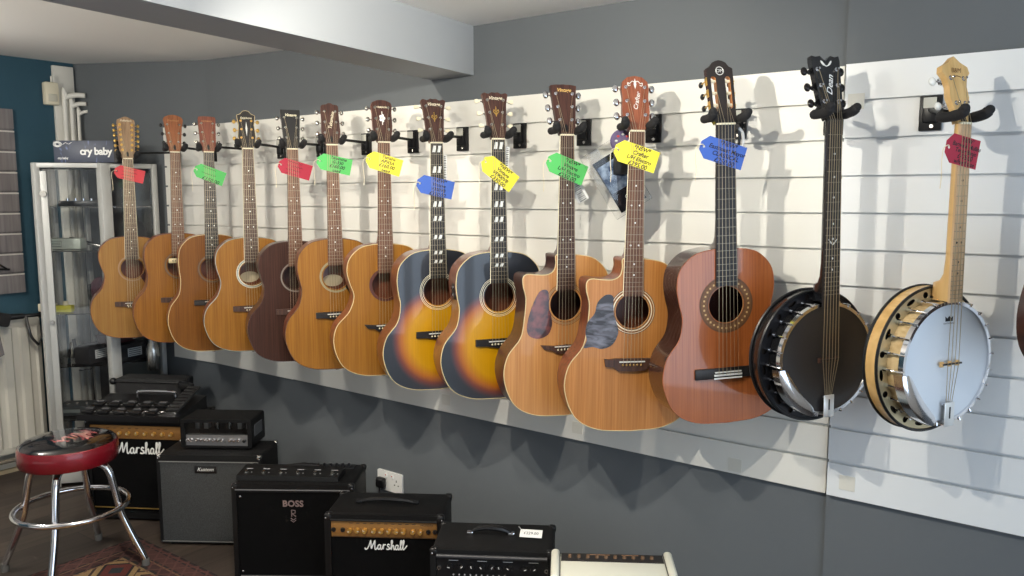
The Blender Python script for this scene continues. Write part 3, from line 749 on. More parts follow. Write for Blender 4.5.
K('g12', 'glossy red-brown classical guitar with slotted headstock and mosaic ring', head='bump', headmat=pm('dark_veneer', rgb(44, 38, 36), .4), topmat=CEDAR, side=INDR, wl=.186, ww=.128, wu=.142, bind=pm('orange_binding', rgb(150, 84, 46), .4), fbmat=EBONY, inlay=None, bridge='tie', bridgemat=EBONY, button=BLK,
  rosette=[(.053, .058, pm('mosaic_a', rgb(92, 62, 40), .5)), (.058, .074, pm('mosaic_b', rgb(104, 72, 44), .5, var=(.5, 400))), (.074, .079, pm('mosaic_a', (0, 0, 0)))], classical=True, headmark='ring', paper=False, depth=.098)

# ------------------------------------------------------------------ banjos
TPC = pm('polished_tailpiece', rgb(225, 226, 224), .3, .6)
def banjo(key, label, wood_m, neckm, fbm, headm, resm, bindm, hs, hsm, nstr, rr, flm, armm, hookm, bridgecol, frets=19, capm=NICK):
    M, z = frame(key); zh, zn, zt, zc, _, _ = z
    root = thing('banjo', label, 'banjo', M=M, group='banjos hanging on the slatwall')
    ra = .1435
    C0 = T(0, 0, zc)
    def ring(m, prof, mat, n=64):
        """profile of (radius, y)"""
        m.cap = False
        m.lathe([(r, -y) for r, y in prof], mat, n=n, M=C0 @ RX(90))
    m = MB(); m.cap = False; m.lathe([(.0001, 0), (ra - .004, 0)], headm, n=64, M=C0 @ T(0, -.012, 0) @ RX(90)); o = m.build('drum_head', root)
    m = MB(); ring(m, [(ra - .006, -.011), (ra - .005, -.0165), (ra + .003, -.0165), (ra + .004, -.004), (ra - .001, -.003)], hookm); m.build('tension_hoop', root)
    m = MB(); ring(m, [(ra - .004, -.008), (ra - .004, .042), (ra - .02, .042)], wood_m); m.build('rim', root)
    # flange with holes
    hs_ = []
    for i in range(20):
        a = 2 * PI * (i + .5) / 20; rm = (ra + rr) / 2 - .001
        cx, cz = rm * math.cos(a), rm * math.sin(a)
        if i % 2: hs_.append(circ(cx, cz, .0080, 12))
        else:
            ca, sa = math.cos(a), math.sin(a); e = []
            for k in range(12):
                b = 2 * PI * k / 12; u, v = .0058 * math.cos(b), .0140 * math.sin(b)
                e.append((cx + u * ca - v * sa, cz + u * sa + v * ca))
            hs_.append(e)
    m = MB(); m.plate(circ(0, 0, rr - .003, 64), .034, .037, flm, holes=[circ(0, 0, ra - .003, 64)] + hs_, M=C0, hmat=BLK); m.build('flange', root)
    # resonator
    m = MB(); ring(m, [(rr - .006, .045), (rr - .004, .034), (rr, .033), (rr, .064), (rr - .004, .070)], resm)
    ring(m, [(rr - .004, .070), (.10, .088), (.0001, .094)], resm); ring(m, [(rr - .006, .045), (.0001, .048)], pm('resonator_inside', rgb(40, 28, 20), .7)); res = m.build('resonator', root)
    for y in (.033, .069):
        m = MB(); m.tube([((rr) * math.cos(2 * PI * i / 64), y, zc + rr * math.sin(2 * PI * i / 64)) for i in range(64)], .0038, bindm, n=6, closed=True); m.build('edge_binding', res)
    # bracket hooks
    for i in range(24):
        a = 2 * PI * i / 24 + .06; rh = ra + .006; ca, sa = math.cos(a), math.sin(a)
        m = MB(); m.tube([((rh - .006) * ca, -.0165, zc + (rh - .006) * sa), (rh * ca, -.019, zc + rh * sa), ((rh + .001) * ca, -.012, zc + (rh + .001) * sa), ((rh + .001) * ca, .034, zc + (rh + .001) * sa)], .0022, hookm, n=6)
        m.cyl(((rh + .001) * ca, .022, zc + (rh + .001) * sa), ((rh + .001) * ca, .034, zc + (rh + .001) * sa), .0058, hookm, n=8)
        m.build('bracket_hook', root)
    # armrest: curved plate at the lower left of the head
    m = MB(); vs = []; fs = []; k = 18; a0, a1 = R(186), R(252)
    for i in range(k + 1):
        a = a0 + (a1 - a0) * i / k; e = math.sin(PI * i / k) ** .5
        for r_, y in ((ra + .012, .002), (ra + .010, -.022), (ra - .004, -.027), (ra - .004 - .022 * e, -.026)):
            vs.append((r_ * math.cos(a), y, zc + r_ * math.sin(a)))
    for i in range(k):
        for j in range(3): fs.append((i * 4 + j, i * 4 + j + 1, (i + 1) * 4 + j + 1, (i + 1) * 4 + j))
    m.raw(vs, fs, armm); m.build('armrest', root)
    # tailpiece
    m = MB(); m.box((0, -.026, zc - ra + .022), (.032, .003, .058), TPC, bev=.002); m.box((0, -.018, zc - ra + .046), (.032, .010, .006), CHR, bev=.002)
    m.box((0, -.008, zc - ra - .004), (.018, .028, .004), CHR, bev=.001); m.box((0, -.0242, zc - ra + .020), (.004, .001, .0), BLK); m.box((0, -.0278, zc - ra + .026), (.004, .0008, .028), BLK); m.build('tailpiece', root)
    # bridge
    m = MB(); m.box((0, -.027, zc), (.062, .003, .004), EBONY)
    for x in (-.026, 0, .026): m.box((x, -.020, zc - .001), (.010, .005, .013), bridgecol, bev=.001)
    m.box((0, -.0245, zc), (.062, .004, .004), bridgecol); m.build('bridge', root)
    # neck
    nb, jb = (.0165, .0205) if nstr == 4 else (.0205, .0245)
    ze = zc + ra + .001
    m = MB(); secs = []
    for zz, w, d in ((zn + .003, nb, .016), (zn - .06, nb + .0005, .019), (zt + .10, jb - .0015, .021), (zt + .066, jb, .024), (zt + .050, jb, .034), (zt + .043, jb, .052), (zt + .003, jb, .056)):
        secs.append([(-w, -.021, zz)] + [(-w * math.cos(PI * i / 8), -.020 + d * math.sin(PI * i / 8) ** .8 if 0 < i < 8 else -.020, zz) for i in range(9)] + [(w, -.021, zz)])
    k = len(secs[0]); vs = [p for s in secs for p in s]; fs = []
    for a in range(len(secs) - 1):
        for i in range(k): fs.append((a * k + i, a * k + (i + 1) % k, (a + 1) * k + (i + 1) % k, (a + 1) * k + i))
    fs += [tuple(range(k)), tuple(range((len(secs) - 1) * k, len(secs) * k))]
    m.raw(vs, fs, neckm); m.build('neck', root)
    S = (zn - zc) / 1.0
    zend = ze - (.012 if nstr == 6 else .0)
    m = MB()
    vs = [(-nb, -.0265, zn), (nb, -.0265, zn), (jb, -.0265, zend), (-jb, -.0265, zend), (-nb, -.021, zn), (nb, -.021, zn), (jb, -.021, zend), (-jb, -.021, zend)]
    m.raw(vs, [(0, 1, 2, 3), (0, 1, 5, 4), (1, 2, 6, 5), (2, 3, 7, 6), (3, 0, 4, 7)], fbm)
    for i in range(1, 23):
        zz = zn - S * (1 - 2 ** (-i / 12))
        if zz < zend + .003: break
        w = nb + (jb - nb) * (zn - zz) / (zn - zend)
        m.box((0, -.0269, zz), (2 * w - .001, .0009, .0011), FRET)
        if i in (3, 5, 7, 10, 12, 15, 17):
            zz = zn - S * (1 - 2 ** (-(i - .5) / 12))
            for xx in ((-.008, .008) if i == 12 and nstr == 4 else (0,)): m.cyl((xx, -.0266, zz), (xx, -.0272, zz), .0028, PEARL if nstr == 6 else BLK, n=10)
    if nstr == 6:
        zz = zn - S * .50
        for s in (-1, 1): m.tube([(0, -.0272, zz - .006), (s * .006, -.0272, zz), (s * .013, -.0272, zz + .008)], [.001, .0018, .0008], PEARL, n=5)
    m.build('fretboard', root)
    m = MB(); m.box((0, -.0255, zn + .002), (2 * nb, .010, .005), CREAM if nstr == 4 else BLK, bev=.001); m.build('nut', root)
    MH = T(0, -.021, zn + .003) @ RX(-13)
    m = MB(); m.plate(head_outline(hs), 0, .015, hsm, M=MH, side=neckm); hd = m.build('headstock', root, ang=30)
    m = MB()
    if nstr == 4:
        m.text('B&M', .016, pm('brown_ink', rgb(116, 76, 40), .6), MH @ T(0, -.0008, .122), shear=.2); m.tube([(-.012, -.0008, .106), (0, -.0008, .110), (.013, -.0008, .107)], .0009, pm('brown_ink', (0, 0, 0)), n=5, M=MH)
    else:
        for s in (-1, 1): m.tube([(0, -.001, .136), (s * .008, -.001, .140), (s * .016, -.001, .150)], [.0014, .0026, .0008], PEARL, n=6, M=MH, smooth=3)
        m.text('Dean', .024, PEARL, MH @ T(.003, -.0009, .088) @ RY(-78), shear=.35, bold=.0003)
    m.build('logo', hd)
    if nstr == 4:
        m = MB(); m.raw([(-.010, -.0015, .003), (.010, -.0015, .003), (.004, -.0015, .028), (0, -.0015, .048), (-.004, -.0015, .028)], [(0, 1, 2, 3, 4)], BLK, M=MH); m.build('truss_rod_cover', hd)
    posts = []
    rows = [.046, .087, .128] if nstr == 6 else [.046, .104]
    for s in (-1, 1):
        for zz in rows:
            w = hw_at(hs, zz); px = s * (w - .012); m = MB()
            m.cyl((px, 0, zz), (px, -.0012, zz), .0055, capm, n=12, M=MH); m.cyl((px, 0, zz), (px, -.010, zz), .003, capm, n=10, M=MH)
            if nstr == 6:
                m.ell((px + s * .006, .02, zz), (.008, .006, .007), BLK, M=MH); m.cyl((px + s * .008, .018, zz), (s * (w + .010), .016, zz), .0018, BLK, n=8, M=MH)
                m.ell((s * (w + .015), .016, zz), (.009, .007, .011), pm('black_chrome', rgb(38, 34, 34), .18, .6), M=MH)
            else:
                m.box((px, .022, zz), (.014, .014, .016), CHR, M=MH, bev=.003); m.cyl((px, .026, zz), (s * (w + .008), .026, zz), .002, CHR, n=8, M=MH)
                m.ell((s * (w + .014), .026, zz), (.010, .006, .010), PEARL, M=MH)
            m.build('tuning_machine', hd); posts.append((px, -.006, zz))
    sn, sb = nb - .0035, (.024 if nstr == 6 else .018)
    for i in range(nstr):
        f = i / (nstr - 1); h = nstr // 2
        p = posts[i] if i < h else posts[h + (nstr - 1 - i)]
        m = MB(); m.tube([((-.009 + .018 * f), -.0235, zc - ra + .044), (-sb + 2 * sb * f, -.0295, zc), (-sn + 2 * sn * f, -.0305, zn + .002), tuple(MH @ Vector(p))], .0008, STEEL, n=4); m.build('string', root)
    if nstr == 4:
        m = MB(); m.plate([(-.012, .0), (-.013, .012), (-.006, .007), (0, .013), (.006, .007), (.013, .012), (.012, 0)], -.0125, -.0123, INK, M=T(0, 0, zc + ra - .045)); m.text('WEATHERKING', .0055, INK, T(0, -.0126, zc + ra - .050)); m.build('head_logo', o)
    return root
banjo('bb', 'black six-string banjo with dark drum head and winged black headstock', pm('black_rim', rgb(22, 22, 24), .25, coat=.6), pm('black_lacquer', rgb(16, 16, 18), .25, coat=.8), EBONY,
      pm('black_drum_skin', rgb(40, 38, 38), .32, coat=.25), pm('black_lacquer', (0, 0, 0)), BLK, 'wings', pm('black_lacquer', (0, 0, 0)), 6, .172, pm('black_flange', rgb(30, 30, 34), .3, .3), CHR, CHR, ROSE, capm=CHR)
banjo('wb', 'maple banjo with white drum head and pale pointed headstock', wood('pale_rim', rgb(214, 182, 130), rgb(232, 206, 158), .4), MAPLE, MAPLEF,
      pm('white_drum_skin', rgb(214, 220, 226), .5, bump=(60, .08)), MAPLE, BLK, 'point', MAPLE, 4, .175, pm('maple_reflection_flange', rgb(200, 186, 150), .3, .5), CHR, CHR, MAPLE, capm=CHR)  # cream tone paints the reflected maple into the chrome flange colour
# instrument just entering at the right edge: a small teardrop-bodied mandolin
t = thing('mandolin', 'edge of a small red-brown instrument with cream rim, beyond the maple banjo', 'mandolin', (-.036, -.25, 1.115), 62)
tear = [(p.x, p.y) for p in catmull([(0, 0, 0), (.07, .012, 0), (.118, .06, 0), (.131, .125, 0), (.112, .195, 0), (.07, .255, 0), (.03, .30, 0), (0, .31, 0), (-.03, .30, 0), (-.07, .255, 0), (-.112, .195, 0), (-.131, .125, 0), (-.118, .06, 0), (-.07, .012, 0)], True, 5)]
m = MB(); m.plate(tear, .002, .055, DMAHOG); m.build('body', t)
m = MB(); m.plate(tear, 0, .0019, wood('red_burst_top', rgb(84, 30, 22), rgb(120, 50, 32), .3, coat=.7), holes=[circ(0, .17, .022, 16, .034)]); m.build('soundboard', t)
m = MB(); m.tube([(x, .001, z) for x, z in tear], .0038, CREAM, n=6, closed=True); m.build('binding', t)
m = MB(); m.box((0, .008, .40), (.032, .018, .26), MAHOG, bev=.006); m.build('neck', t)
m = MB(); m.box((0, -.003, .37), (.030, .006, .31), EBONY)
for i in range(12): m.box((0, -.0065, .52 - .30 * (1 - 2 ** (-i / 12))), (.030, .001, .0018), NICK)
m.build('fretboard', t)
m = MB(); m.plate([(-.017, 0), (-.026, .03), (-.028, .10), (0, .118), (.028, .10), (.026, .03), (.017, 0)], 0, .014, DKH, M=T(0, -.002, .525) @ RX(-12)); hd = m.build('headstock', t)
for s in (-1, 1):
    for zz in (.03, .05, .07, .09):
        m = MB(); m.cyl((s * .026, .012, zz), (s * .040, .012, zz), .0015, NICK, n=6, M=T(0, -.002, .525) @ RX(-12)); m.ell((s * .042, .012, zz), (.005, .004, .006), CREAM, M=T(0, -.002, .525) @ RX(-12), n=8); m.build('tuning_machine', hd)
m = MB(); m.box((0, -.008, .10), (.09, .008, .006), EBONY, bev=.001); m.build('bridge', t)

# ------------------------------------------------------------------ wall hangers
def hanger(xb, key, label, zb=1.70, yw=-.019, spread=None):
    g = G[key]; N = Vector(g['nut']); ps = R(g['psi'])
    t = thing('guitar_hanger', label, 'hanger', (xb, yw, zb - .045), 0, 'black slatwall hangers')
    O = Vector((xb, yw, zb - .045))
    m = MB(); m.box((0, -.006, .045), (.052, .012, .088), BLKM, bev=.002); m.box((0, -.016, .050), (.034, .012, .06), BLKM, bev=.004); bp = m.build('bracket', t)
    m = MB(); m.box((.0, -.0225, .070), (.030, .0008, .026), pm('small_label', rgb(190, 190, 180), .5)); m.build('sticker', bp)
    m = MB(); m.cyl((.004, -.012, .012), (.004, -.0142, .012), .005, NICK, n=10); m.build('fixing_screw', bp)
    isb = key in ('bb', 'wb')
    yo = -.002 if isb else 0
    w = (spread or (.034 if not isb else .030))
    back = Vector((-math.sin(ps), math.cos(ps), 0)); rt = Vector((math.cos(ps), math.sin(ps), 0))
    def loc(u, y, z): return (N + rt * u + back * (y + yo) + Vector((0, 0, z))) - O
    hub = loc(0, .052, .030)
    m = MB(); m.tube([(0, -.02, .052), (hub.x * .5, hub.y * .5, .5 * (hub.z + .052)), tuple(hub)], .0055, BLKM, n=10); m.ell(tuple(hub), (.012, .012, .012), BLK); m.build('arm', t)
    for s in (-1, 1):
        m = MB()
        m.tube([tuple(hub), tuple(loc(s * w * .7, .046, .022)), tuple(loc(s * (w + .006), .030, .016)), tuple(loc(s * (w + .004), .0, .017)), tuple(loc(s * (w + .006), -.022, .022)), tuple(loc(s * (w + .010), -.030, .030))],
               [.006, .0095, .0115, .0125, .0125, .0105], FOAM, n=12, smooth=4)
        m.ell(tuple(loc(s * (w + .010), -.031, .031)), (.0108, .0108, .0108), FOAM)
        m.build('padded_prong', t)
    return t
yl = lambda x: -.019 - (.0975 * (-3.62 - x) if x < -3.62 else 0)
names = {'g1': 'the twelve-string guitar', 'g2': 'the guitar with the pickup', 'g3': 'the deep orange guitar', 'g4': 'the guitar with the open-book headstock', 'g5': 'the dark mahogany guitar',
         'g6': 'the golden guitar with the black pickguard', 'g7': 'the slim-waisted amber guitar', 'g8': 'the sunburst guitar with the blue tag', 'g9': 'the sunburst guitar with the yellow tag',
         'g10': 'the cutaway guitar with the oval pickguard', 'g11': 'the cutaway guitar with the marbled pickguard', 'g12': 'the classical guitar', 'bb': 'the black banjo', 'wb': 'the maple banjo'}
for k, x in (('g1', -3.84), ('g2', -3.556), ('g3', -3.28), ('g4', -3.02), ('g5', -2.75), ('g6', -2.467), ('g7', -2.205), ('g8', -1.952), ('g9', -1.688), ('g10', -1.424), ('g11', -1.169), ('g12', -.896), ('bb', -.625), ('wb', -.385)):
    hanger(x, k, 'black padded hanger holding up ' + names[k], yw=yl(x) if k != 'wb' else -.032, spread=.040 if k == 'g12' else None)

# ------------------------------------------------------------------ price tags
def cardmat(n, c): return pm('card_' + n, c, .65)
REDC, GRNC, YELC, BLUC, DRDC = cardmat('red', rgb(206, 62, 70)), cardmat('green', rgb(84, 186, 96)), cardmat('yellow', rgb(248, 236, 66)), cardmat('blue', rgb(62, 98, 184)), cardmat('crimson', rgb(168, 32, 58))
def price_tag(key, u, z, tilt, mat, lines, label, w=.132, h=.062, ink=INK, yy=-.0082, cut=.02):
    g = G[key]; N = Vector(g['nut']); ps = R(g['psi']); isb = key in ('bb', 'wb')
    rt = Vector((math.cos(ps), math.sin(ps), 0)); back = Vector((-math.sin(ps), math.cos(ps), 0))
    u += .030 if isb else .014; z += .009
    P = N + rt * u + back * (yy - (.0008 if isb else 0)); P.z = z
    t = thing('price_tag', label, 'price tag', M=Matrix.Translation(P) @ RZ(g['psi']) @ RY(-tilt), group='coloured price tags')
    m = MB(); o = [(-w / 2 + cut, h / 2), (-w / 2, h / 2 - cut), (-w / 2, -h / 2 + cut), (-w / 2 + cut, -h / 2), (w / 2, -h / 2), (w / 2, h / 2)]
    m.plate(o[::-1], -.0004, .0002, mat, holes=[circ(-w / 2 + .011, 0, .0035, 12)]); m.build('card', t)
    m = MB()
    n = len(lines); sz = min(.0205, (h * .86) / n * 1.22)
    for i, tx in enumerate(lines):
        zz = h * .37 - (h * .76) * (i / max(1, n - 1))
        if tx.startswith('~'):
            k = int(tx[1:]); pts = [(-.034 + .0042 * j, -.0006, zz + .0028 * math.sin(j * 2.3 + i) * (1 if j % 3 else .3)) for j in range(k)]
            m.tube(pts, .00075, ink, n=4, smooth=3)
        else: m.text(tx, sz * (1.12 if '.' in tx else 1), ink, T(.012, -.0006, zz), shear=.22, bold=.00035)
    m.build('handwriting', t)
    q = RY(tilt)
    m = MB()
    a = Vector((-w / 2 + .011, -.001, 0))
    pts = [q @ v for v in ()]
    M3 = RY(tilt)  # undo the tilt so the cord hangs plumb
    hp = [a, a + Vector((-.008, -.003, .003))] + [a + M3 @ Vector(v) for v in ((-.022, -.003, -.004), (-.024, -.002, -.03), (-.021, -.001, -.065), (-.022, 0, -.092))]
    m.tube([tuple(p) for p in hp], .0011, pm('cotton_cord', rgb(226, 216, 190), .9), n=5, smooth=4); m.build('cord', t)
    return t
PT = price_tag
PT('g1', -.011, 1.585, -14, REDC, ['~16', '~17', '~16', '~13'], 'red price tag on the twelve-string guitar')
PT('g3', -.016, 1.576, -21, GRNC, ['~14', '~16', '£150.00'], 'green price tag on the deep orange guitar with black fretboard')
PT('g5', -.008, 1.590, -16, DRDC, ['~15', '~16', '~15', '~12'], 'dark red price tag on the dark mahogany guitar')
PT('g6', -.008, 1.603, -12, GRNC, ['Takamine', 'G-330', '£160.00', 'used'], 'green price tag on the guitar with tapered brown headstock')
PT('g7', -.016, 1.599, -16, YELC, ['Yamaha', 'APX5A', '£160.00', 'used'], 'yellow price tag on the slim-waisted guitar with flower inlay')
PT('g8', -.022, 1.513, -12, BLUC, ['*NEW*', 'Vintage', 'V300VB', '£330.00'], 'blue price tag on a sunburst guitar')
PT('g9', -.014, 1.558, -37, YELC, ['*NEW*', 'Vintage', 'VE900VB', '£330.00'], 'steeply tilted yellow price tag on a sunburst guitar')
PT('g10', -.018, 1.567, -22, GRNC, ['*NEW*', 'Vintage', 'L/H Electro', '£250.00'], 'green price tag on the cutaway guitar with oval pickguard')
PT('g11', -.018, 1.597, -18, YELC, ['*NEW*', 'Crafter', 'L/H Electro', '£395.00'], 'yellow price tag on the cutaway guitar with rosy headstock')
PT('g12', -.024, 1.599, -16, BLUC, ['*NEW*', 'Eastcoast Mayor', 'CLASSICAL', '£250.00'], 'blue price tag on the classical guitar')
PT('wb', -.040, 1.584, -10, DRDC, ['*NEW*', 'Barnes & Mullins', 'Tenor Banjo', '£475.00', 'w/hard case'], 'dark red price tag on the maple banjo', w=.108, h=.066)
# small white swing labels hanging behind two necks and one folded card
def swing(key, u, z, w, h, tilt, label, yy=.012):
    g = G[key]; N = Vector(g['nut']); ps = R(g['psi']); rt = Vector((math.cos(ps), math.sin(ps), 0)); back = Vector((-math.sin(ps), math.cos(ps), 0))
    P = N + rt * u + back * yy; P.z = z
    t = thing('swing_label', label, 'label', M=Matrix.Translation(P) @ RZ(g['psi']) @ RY(-tilt))
    m = MB(); m.box((0, 0, 0), (w, .0006, h), WHITE); m.build('card', t)
    m = MB()
    for i in range(int(h / .006)): m.box((0, -.0005, -h / 2 + .004 + i * .006), (w * .6, .0003, .0018 if i % 2 else .003), INK)
    m.build('barcode', t)
    m = MB(); m.tube([(0, 0, h / 2 - .003), (-.004, .002, h / 2 + .012), (-.012, .004, h / 2 + .03)], .0006, WHITE, n=4); m.build('thread', t)
swing('g8', .034, 1.585, .013, .095, 0, 'narrow white barcode label beside the neck with the blue tag')
swing('g9', .034, 1.600, .013, .10, -4, 'narrow white barcode label beside the neck with the steep yellow tag')
swing('g10', .052, 1.505, .04, .07, 30, 'white folded card behind the green tag of the cutaway guitar', yy=.03)
# brochure in a clear bag behind the neck of the cutaway guitar with marbled pickguard
g = G['g11']; Pb = Vector((-1.19, -.20, 1.535))
t = thing('brochure', 'dark blue and black brochure hanging in a clear bag behind a guitar neck', 'brochure', M=Matrix.Translation(Pb) @ RZ(38) @ RY(-32))
m = MB(); m.box((0, 0, 0), (.088, .002, .17), pm('brochure_black', rgb(30, 32, 38), .25, coat=.5)); m.build('cover', t)
def photo_mat():
    mm, nt, b = newmat('printed_sky_photo'); n = nt.nodes.new('ShaderNodeTexNoise'); n.inputs['Scale'].default_value = 32; n.inputs['Detail'].default_value = 5
    tc = nt.nodes.new('ShaderNodeTexCoord'); nt.links.new(tc.outputs['Object'], n.inputs[0])
    r = nt.nodes.new('ShaderNodeValToRGB'); r.color_ramp.elements[0].position = .4; r.color_ramp.elements[0].color = (*rgb(40, 60, 92), 1); r.color_ramp.elements[1].position = .7; r.color_ramp.elements[1].color = (*rgb(170, 190, 214), 1)
    nt.links.new(n.outputs['Fac'], r.inputs[0]); nt.links.new(r.outputs[0], b.inputs['Base Color']); b.inputs['Roughness'].default_value = .25
    return mm
m = MB(); m.box((-.005, -.0014, .022), (.07, .0006, .09), photo_mat()); m.build('printed_photo', t)
m = MB(); m.text('Crafter', .014, PEARL, T(.01, -.0016, -.05) , shear=.2); m.build('title', t)
m = MB(); m.box((-.004, 0, .012), (.125, .006, .215), glassmat('clear_bag', (.97, .97, .97)), bev=.002); m.build('clear_bag', t)
t = thing('strap_roll', 'round purple patterned rolled strap above the brochure behind a guitar neck', 'strap', M=Matrix.Translation((-1.176, -.215, 1.652)) @ RZ(40) @ Matrix.Scale(1.12, 4))
m = MB(); m.lathe([(.0001, -.008), (.026, -.008), (.031, 0), (.026, .012), (.0001, .014)], pm('purple_pattern', rgb(96, 84, 120), .6, var=(.6, 70)), n=28, M=RX(90)); m.build('coil', t)
for i in range(8):
    a = i * PI / 4; m = MB(); m.ell((.017 * math.cos(a), -.0135, .017 * math.sin(a)), (.004, .0015, .003), pm('strap_red', rgb(190, 60, 60), .6) if i % 2 else PEARL, n=8); m.build('woven_motif', t)
m = MB(); m.tube([(0, .0, .03), (.005, .006, .05), (.02, .01, .068)], .0012, BLK, n=5); m.build('loop', t)
m = MB(); m.box((.004, .006, -.045), (.048, .006, .085), BLK, bev=.002); m.build('black_webbing', t)
t = thing('ribbon', 'black and white twisted ribbon behind the neck of the classical guitar', 'ribbon', M=Matrix.Translation((-.835, -.205, 1.615)) @ RZ(48))
m = MB(); m.tube([(.012, 0, .06), (.024, 0, .045), (.026, 0, .02), (.018, 0, 0), (.010, 0, -.012)], .0045, WHITE, n=6, smooth=4); m.build('white_band', t)
m = MB(); m.tube([(.010, .003, .06), (.016, .003, .04), (.016, .003, .02), (.010, .003, 0), (.006, .003, -.012)], .004, BLK, n=6, smooth=4); m.build('black_band', t)

# ------------------------------------------------------------------ amplifiers
TOLEX = pm('black_tolex', rgb(17, 17, 18), .6, bump=(420, .4), spec=.25)
TOLEXS = pm('smooth_black_tolex', rgb(12, 12, 13), .5, bump=(380, .2), spec=.25)
GRIL = pm('black_grille_cloth', rgb(7, 7, 8), .9, bump=(700, .3), spec=.1)
def weave(name, c1, c2):
    m, nt, b = newmat(name); L = nt.links
    n = nt.nodes.new('ShaderNodeTexNoise'); n.inputs['Scale'].default_value = 260; n.inputs['Detail'].default_value = 2
    tc = nt.nodes.new('ShaderNodeTexCoord'); L.new(tc.outputs['Object'], n.inputs[0])
    r = nt.nodes.new('ShaderNodeValToRGB'); r.color_ramp.elements[0].position = .4; r.color_ramp.elements[0].color = (*c1, 1); r.color_ramp.elements[1].position = .6; r.color_ramp.elements[1].color = (*c2, 1)
    L.new(n.outputs['Fac'], r.inputs[0]); L.new(r.outputs[0], b.inputs['Base Color']); b.inputs['Roughness'].default_value = .9
    return m
GOLDP = pm('gold_panel', rgb(150, 108, 58), .45, .35)
def seg(p):  # script helper
    return p
MARSH = [[(-.34, .16), (-.28, .0), (-.08, .06), (.14, .52), (.30, 1.0), (.33, .55), (.36, .10), (.55, .55), (.76, 1.0), (.74, .5), (.76, .06), (.88, .02), (1.0, .22)],
         [(1.36, .48), (1.22, .53), (1.07, .38), (1.06, .12), (1.18, .02), (1.32, .18), (1.37, .50), (1.35, .16), (1.42, .02), (1.54, .14)],
         [(1.54, .14), (1.62, .36), (1.68, .60), (1.66, .30), (1.64, .05)], [(1.66, .36), (1.76, .54), (1.92, .56)],
         [(2.34, .52), (2.22, .61), (2.10, .52), (2.13, .37), (2.27, .26), (2.25, .09), (2.11, .02), (1.98, .10)], [(2.2, .04), (2.42, .12)],
         [(2.42, .12), (2.64, .80), (2.62, 1.05), (2.53, .95), (2.52, .4), (2.51, .02), (2.60, .36), (2.74, .48), (2.78, .2), (2.82, .02), (2.94, .14)],
         [(3.24, .48), (3.10, .53), (2.97, .38), (2.96, .12), (3.08, .02), (3.20, .18), (3.25, .50), (3.23, .16), (3.30, .02), (3.42, .16)],
         [(3.42, .16), (3.62, .78), (3.61, 1.05), (3.52, .98), (3.50, .4), (3.53, .03), (3.68, .16)],
         [(3.68, .16), (3.88, .80), (3.87, 1.08), (3.78, 1.0), (3.76, .4), (3.80, .03), (3.98, .2), (4.2, .5)]]
def amp_root(name, label, FL, w, d, h, rz, cat='amplifier', z0=0.):
    """thing at the middle of the base; local x right, y back"""
    c = Vector((FL[0], FL[1], z0)) + Matrix.Rotation(R(rz), 3, 'Z') @ Vector((w / 2, d / 2, 0))
    return thing(name, label, cat, tuple(c), rz, group='amplifiers standing along the wall' if cat == 'amplifier' else None)
def cabinet_shell(t, w, d, h, mat, open_rect=None, bev=.012, feet=True, rim=.018, inset=.010):
    """box with a recessed front opening"""
    m = MB()
    if open_rect is None:
        m.box((0, 0, h / 2 + .006), (w, d, h - .012), mat, bev=bev, seg=3)
    else:
        x0, z0, x1, z1 = open_rect
        m.box((0, inset / 2, h / 2 + .006), (w - .004, d - inset, h - .012), mat, bev=bev, seg=3)
        y0, y1 = -d / 2, -d / 2 + inset + .012
        m.plate(rrect(-w / 2, .012, w / 2, h, bev), y0, y1, mat, holes=[rrect(x0, z0, x1, z1, .006)], back=False)
    o = m.build('cabinet_shell', t)
    if feet:
        for sx in (-1, 1):
            for sy in (-1, 1):
                q = MB(); q.cyl((sx * (w / 2 - .04), sy * (d / 2 - .035), 0), (sx * (w / 2 - .04), sy * (d / 2 - .035), .014), .014, BLK, r1=.017); q.build('foot', t)
    return o
def corner_caps(t, w, d, h, mat=BLK, r=.022, screws=True):
    for sx in (-1, 1):
        for sy in (-1, 1):
            m = MB(); cx, cy = sx * (w / 2), sy * (d / 2)
            m.box((cx - sx * r / 2, cy - sy * r / 2, h - r / 2 + .0015), (r + .003, r + .003, r + .002), mat, bev=.009, seg=3)
            if screws: m.ell((cx - sx * .016, cy - sy * .006 if sy < 0 else cy - .012, h + .001), (.003, .003, .0015), CHR, n=8); m.ell((cx - sx * .006, cy + sy * .0015, h - .014), (.003, .0015, .003), CHR, n=8)
            m.build('corner_cap', t)
def strap_handle(t, x, y, z, l, mat=BLK, lift=.028, ends=CHR, endx=True):
    m = MB(); m.tube([(x - l / 2, y, z + .004), (x - l * .32, y, z + lift * .75), (x, y, z + lift), (x + l * .32, y, z + lift * .75), (x + l / 2, y, z + .004)], [.006, .008, .010, .008, .006], mat, n=8, smooth=4)
    o = m.build('handle', t)
    for s in (-1, 1):
        q = MB(); q.box((x + s * l / 2, y, z + .006), (.022, .018, .012), ends, bev=.004); q.build('handle_end', o)
def knobs(t, n, x0, x1, y, z, r, mat, mark=WHITE, xs=None, l=.012, name='knob'):
    for i in range(n):
        x = xs[i] if xs else x0 + (x1 - x0) * i / max(1, n - 1)
        m = MB(); m.cyl((x, y, z), (x, y - l, z), r, mat, r1=r * .85, n=16); a = random.uniform(-2.2, 2.2)
        m.box((0, 0, r * .45), (r * .18, .001, r * .7), mark, M=T(x, y - l - .0004, z) @ RY(math.degrees(a))); m.build(name, t)

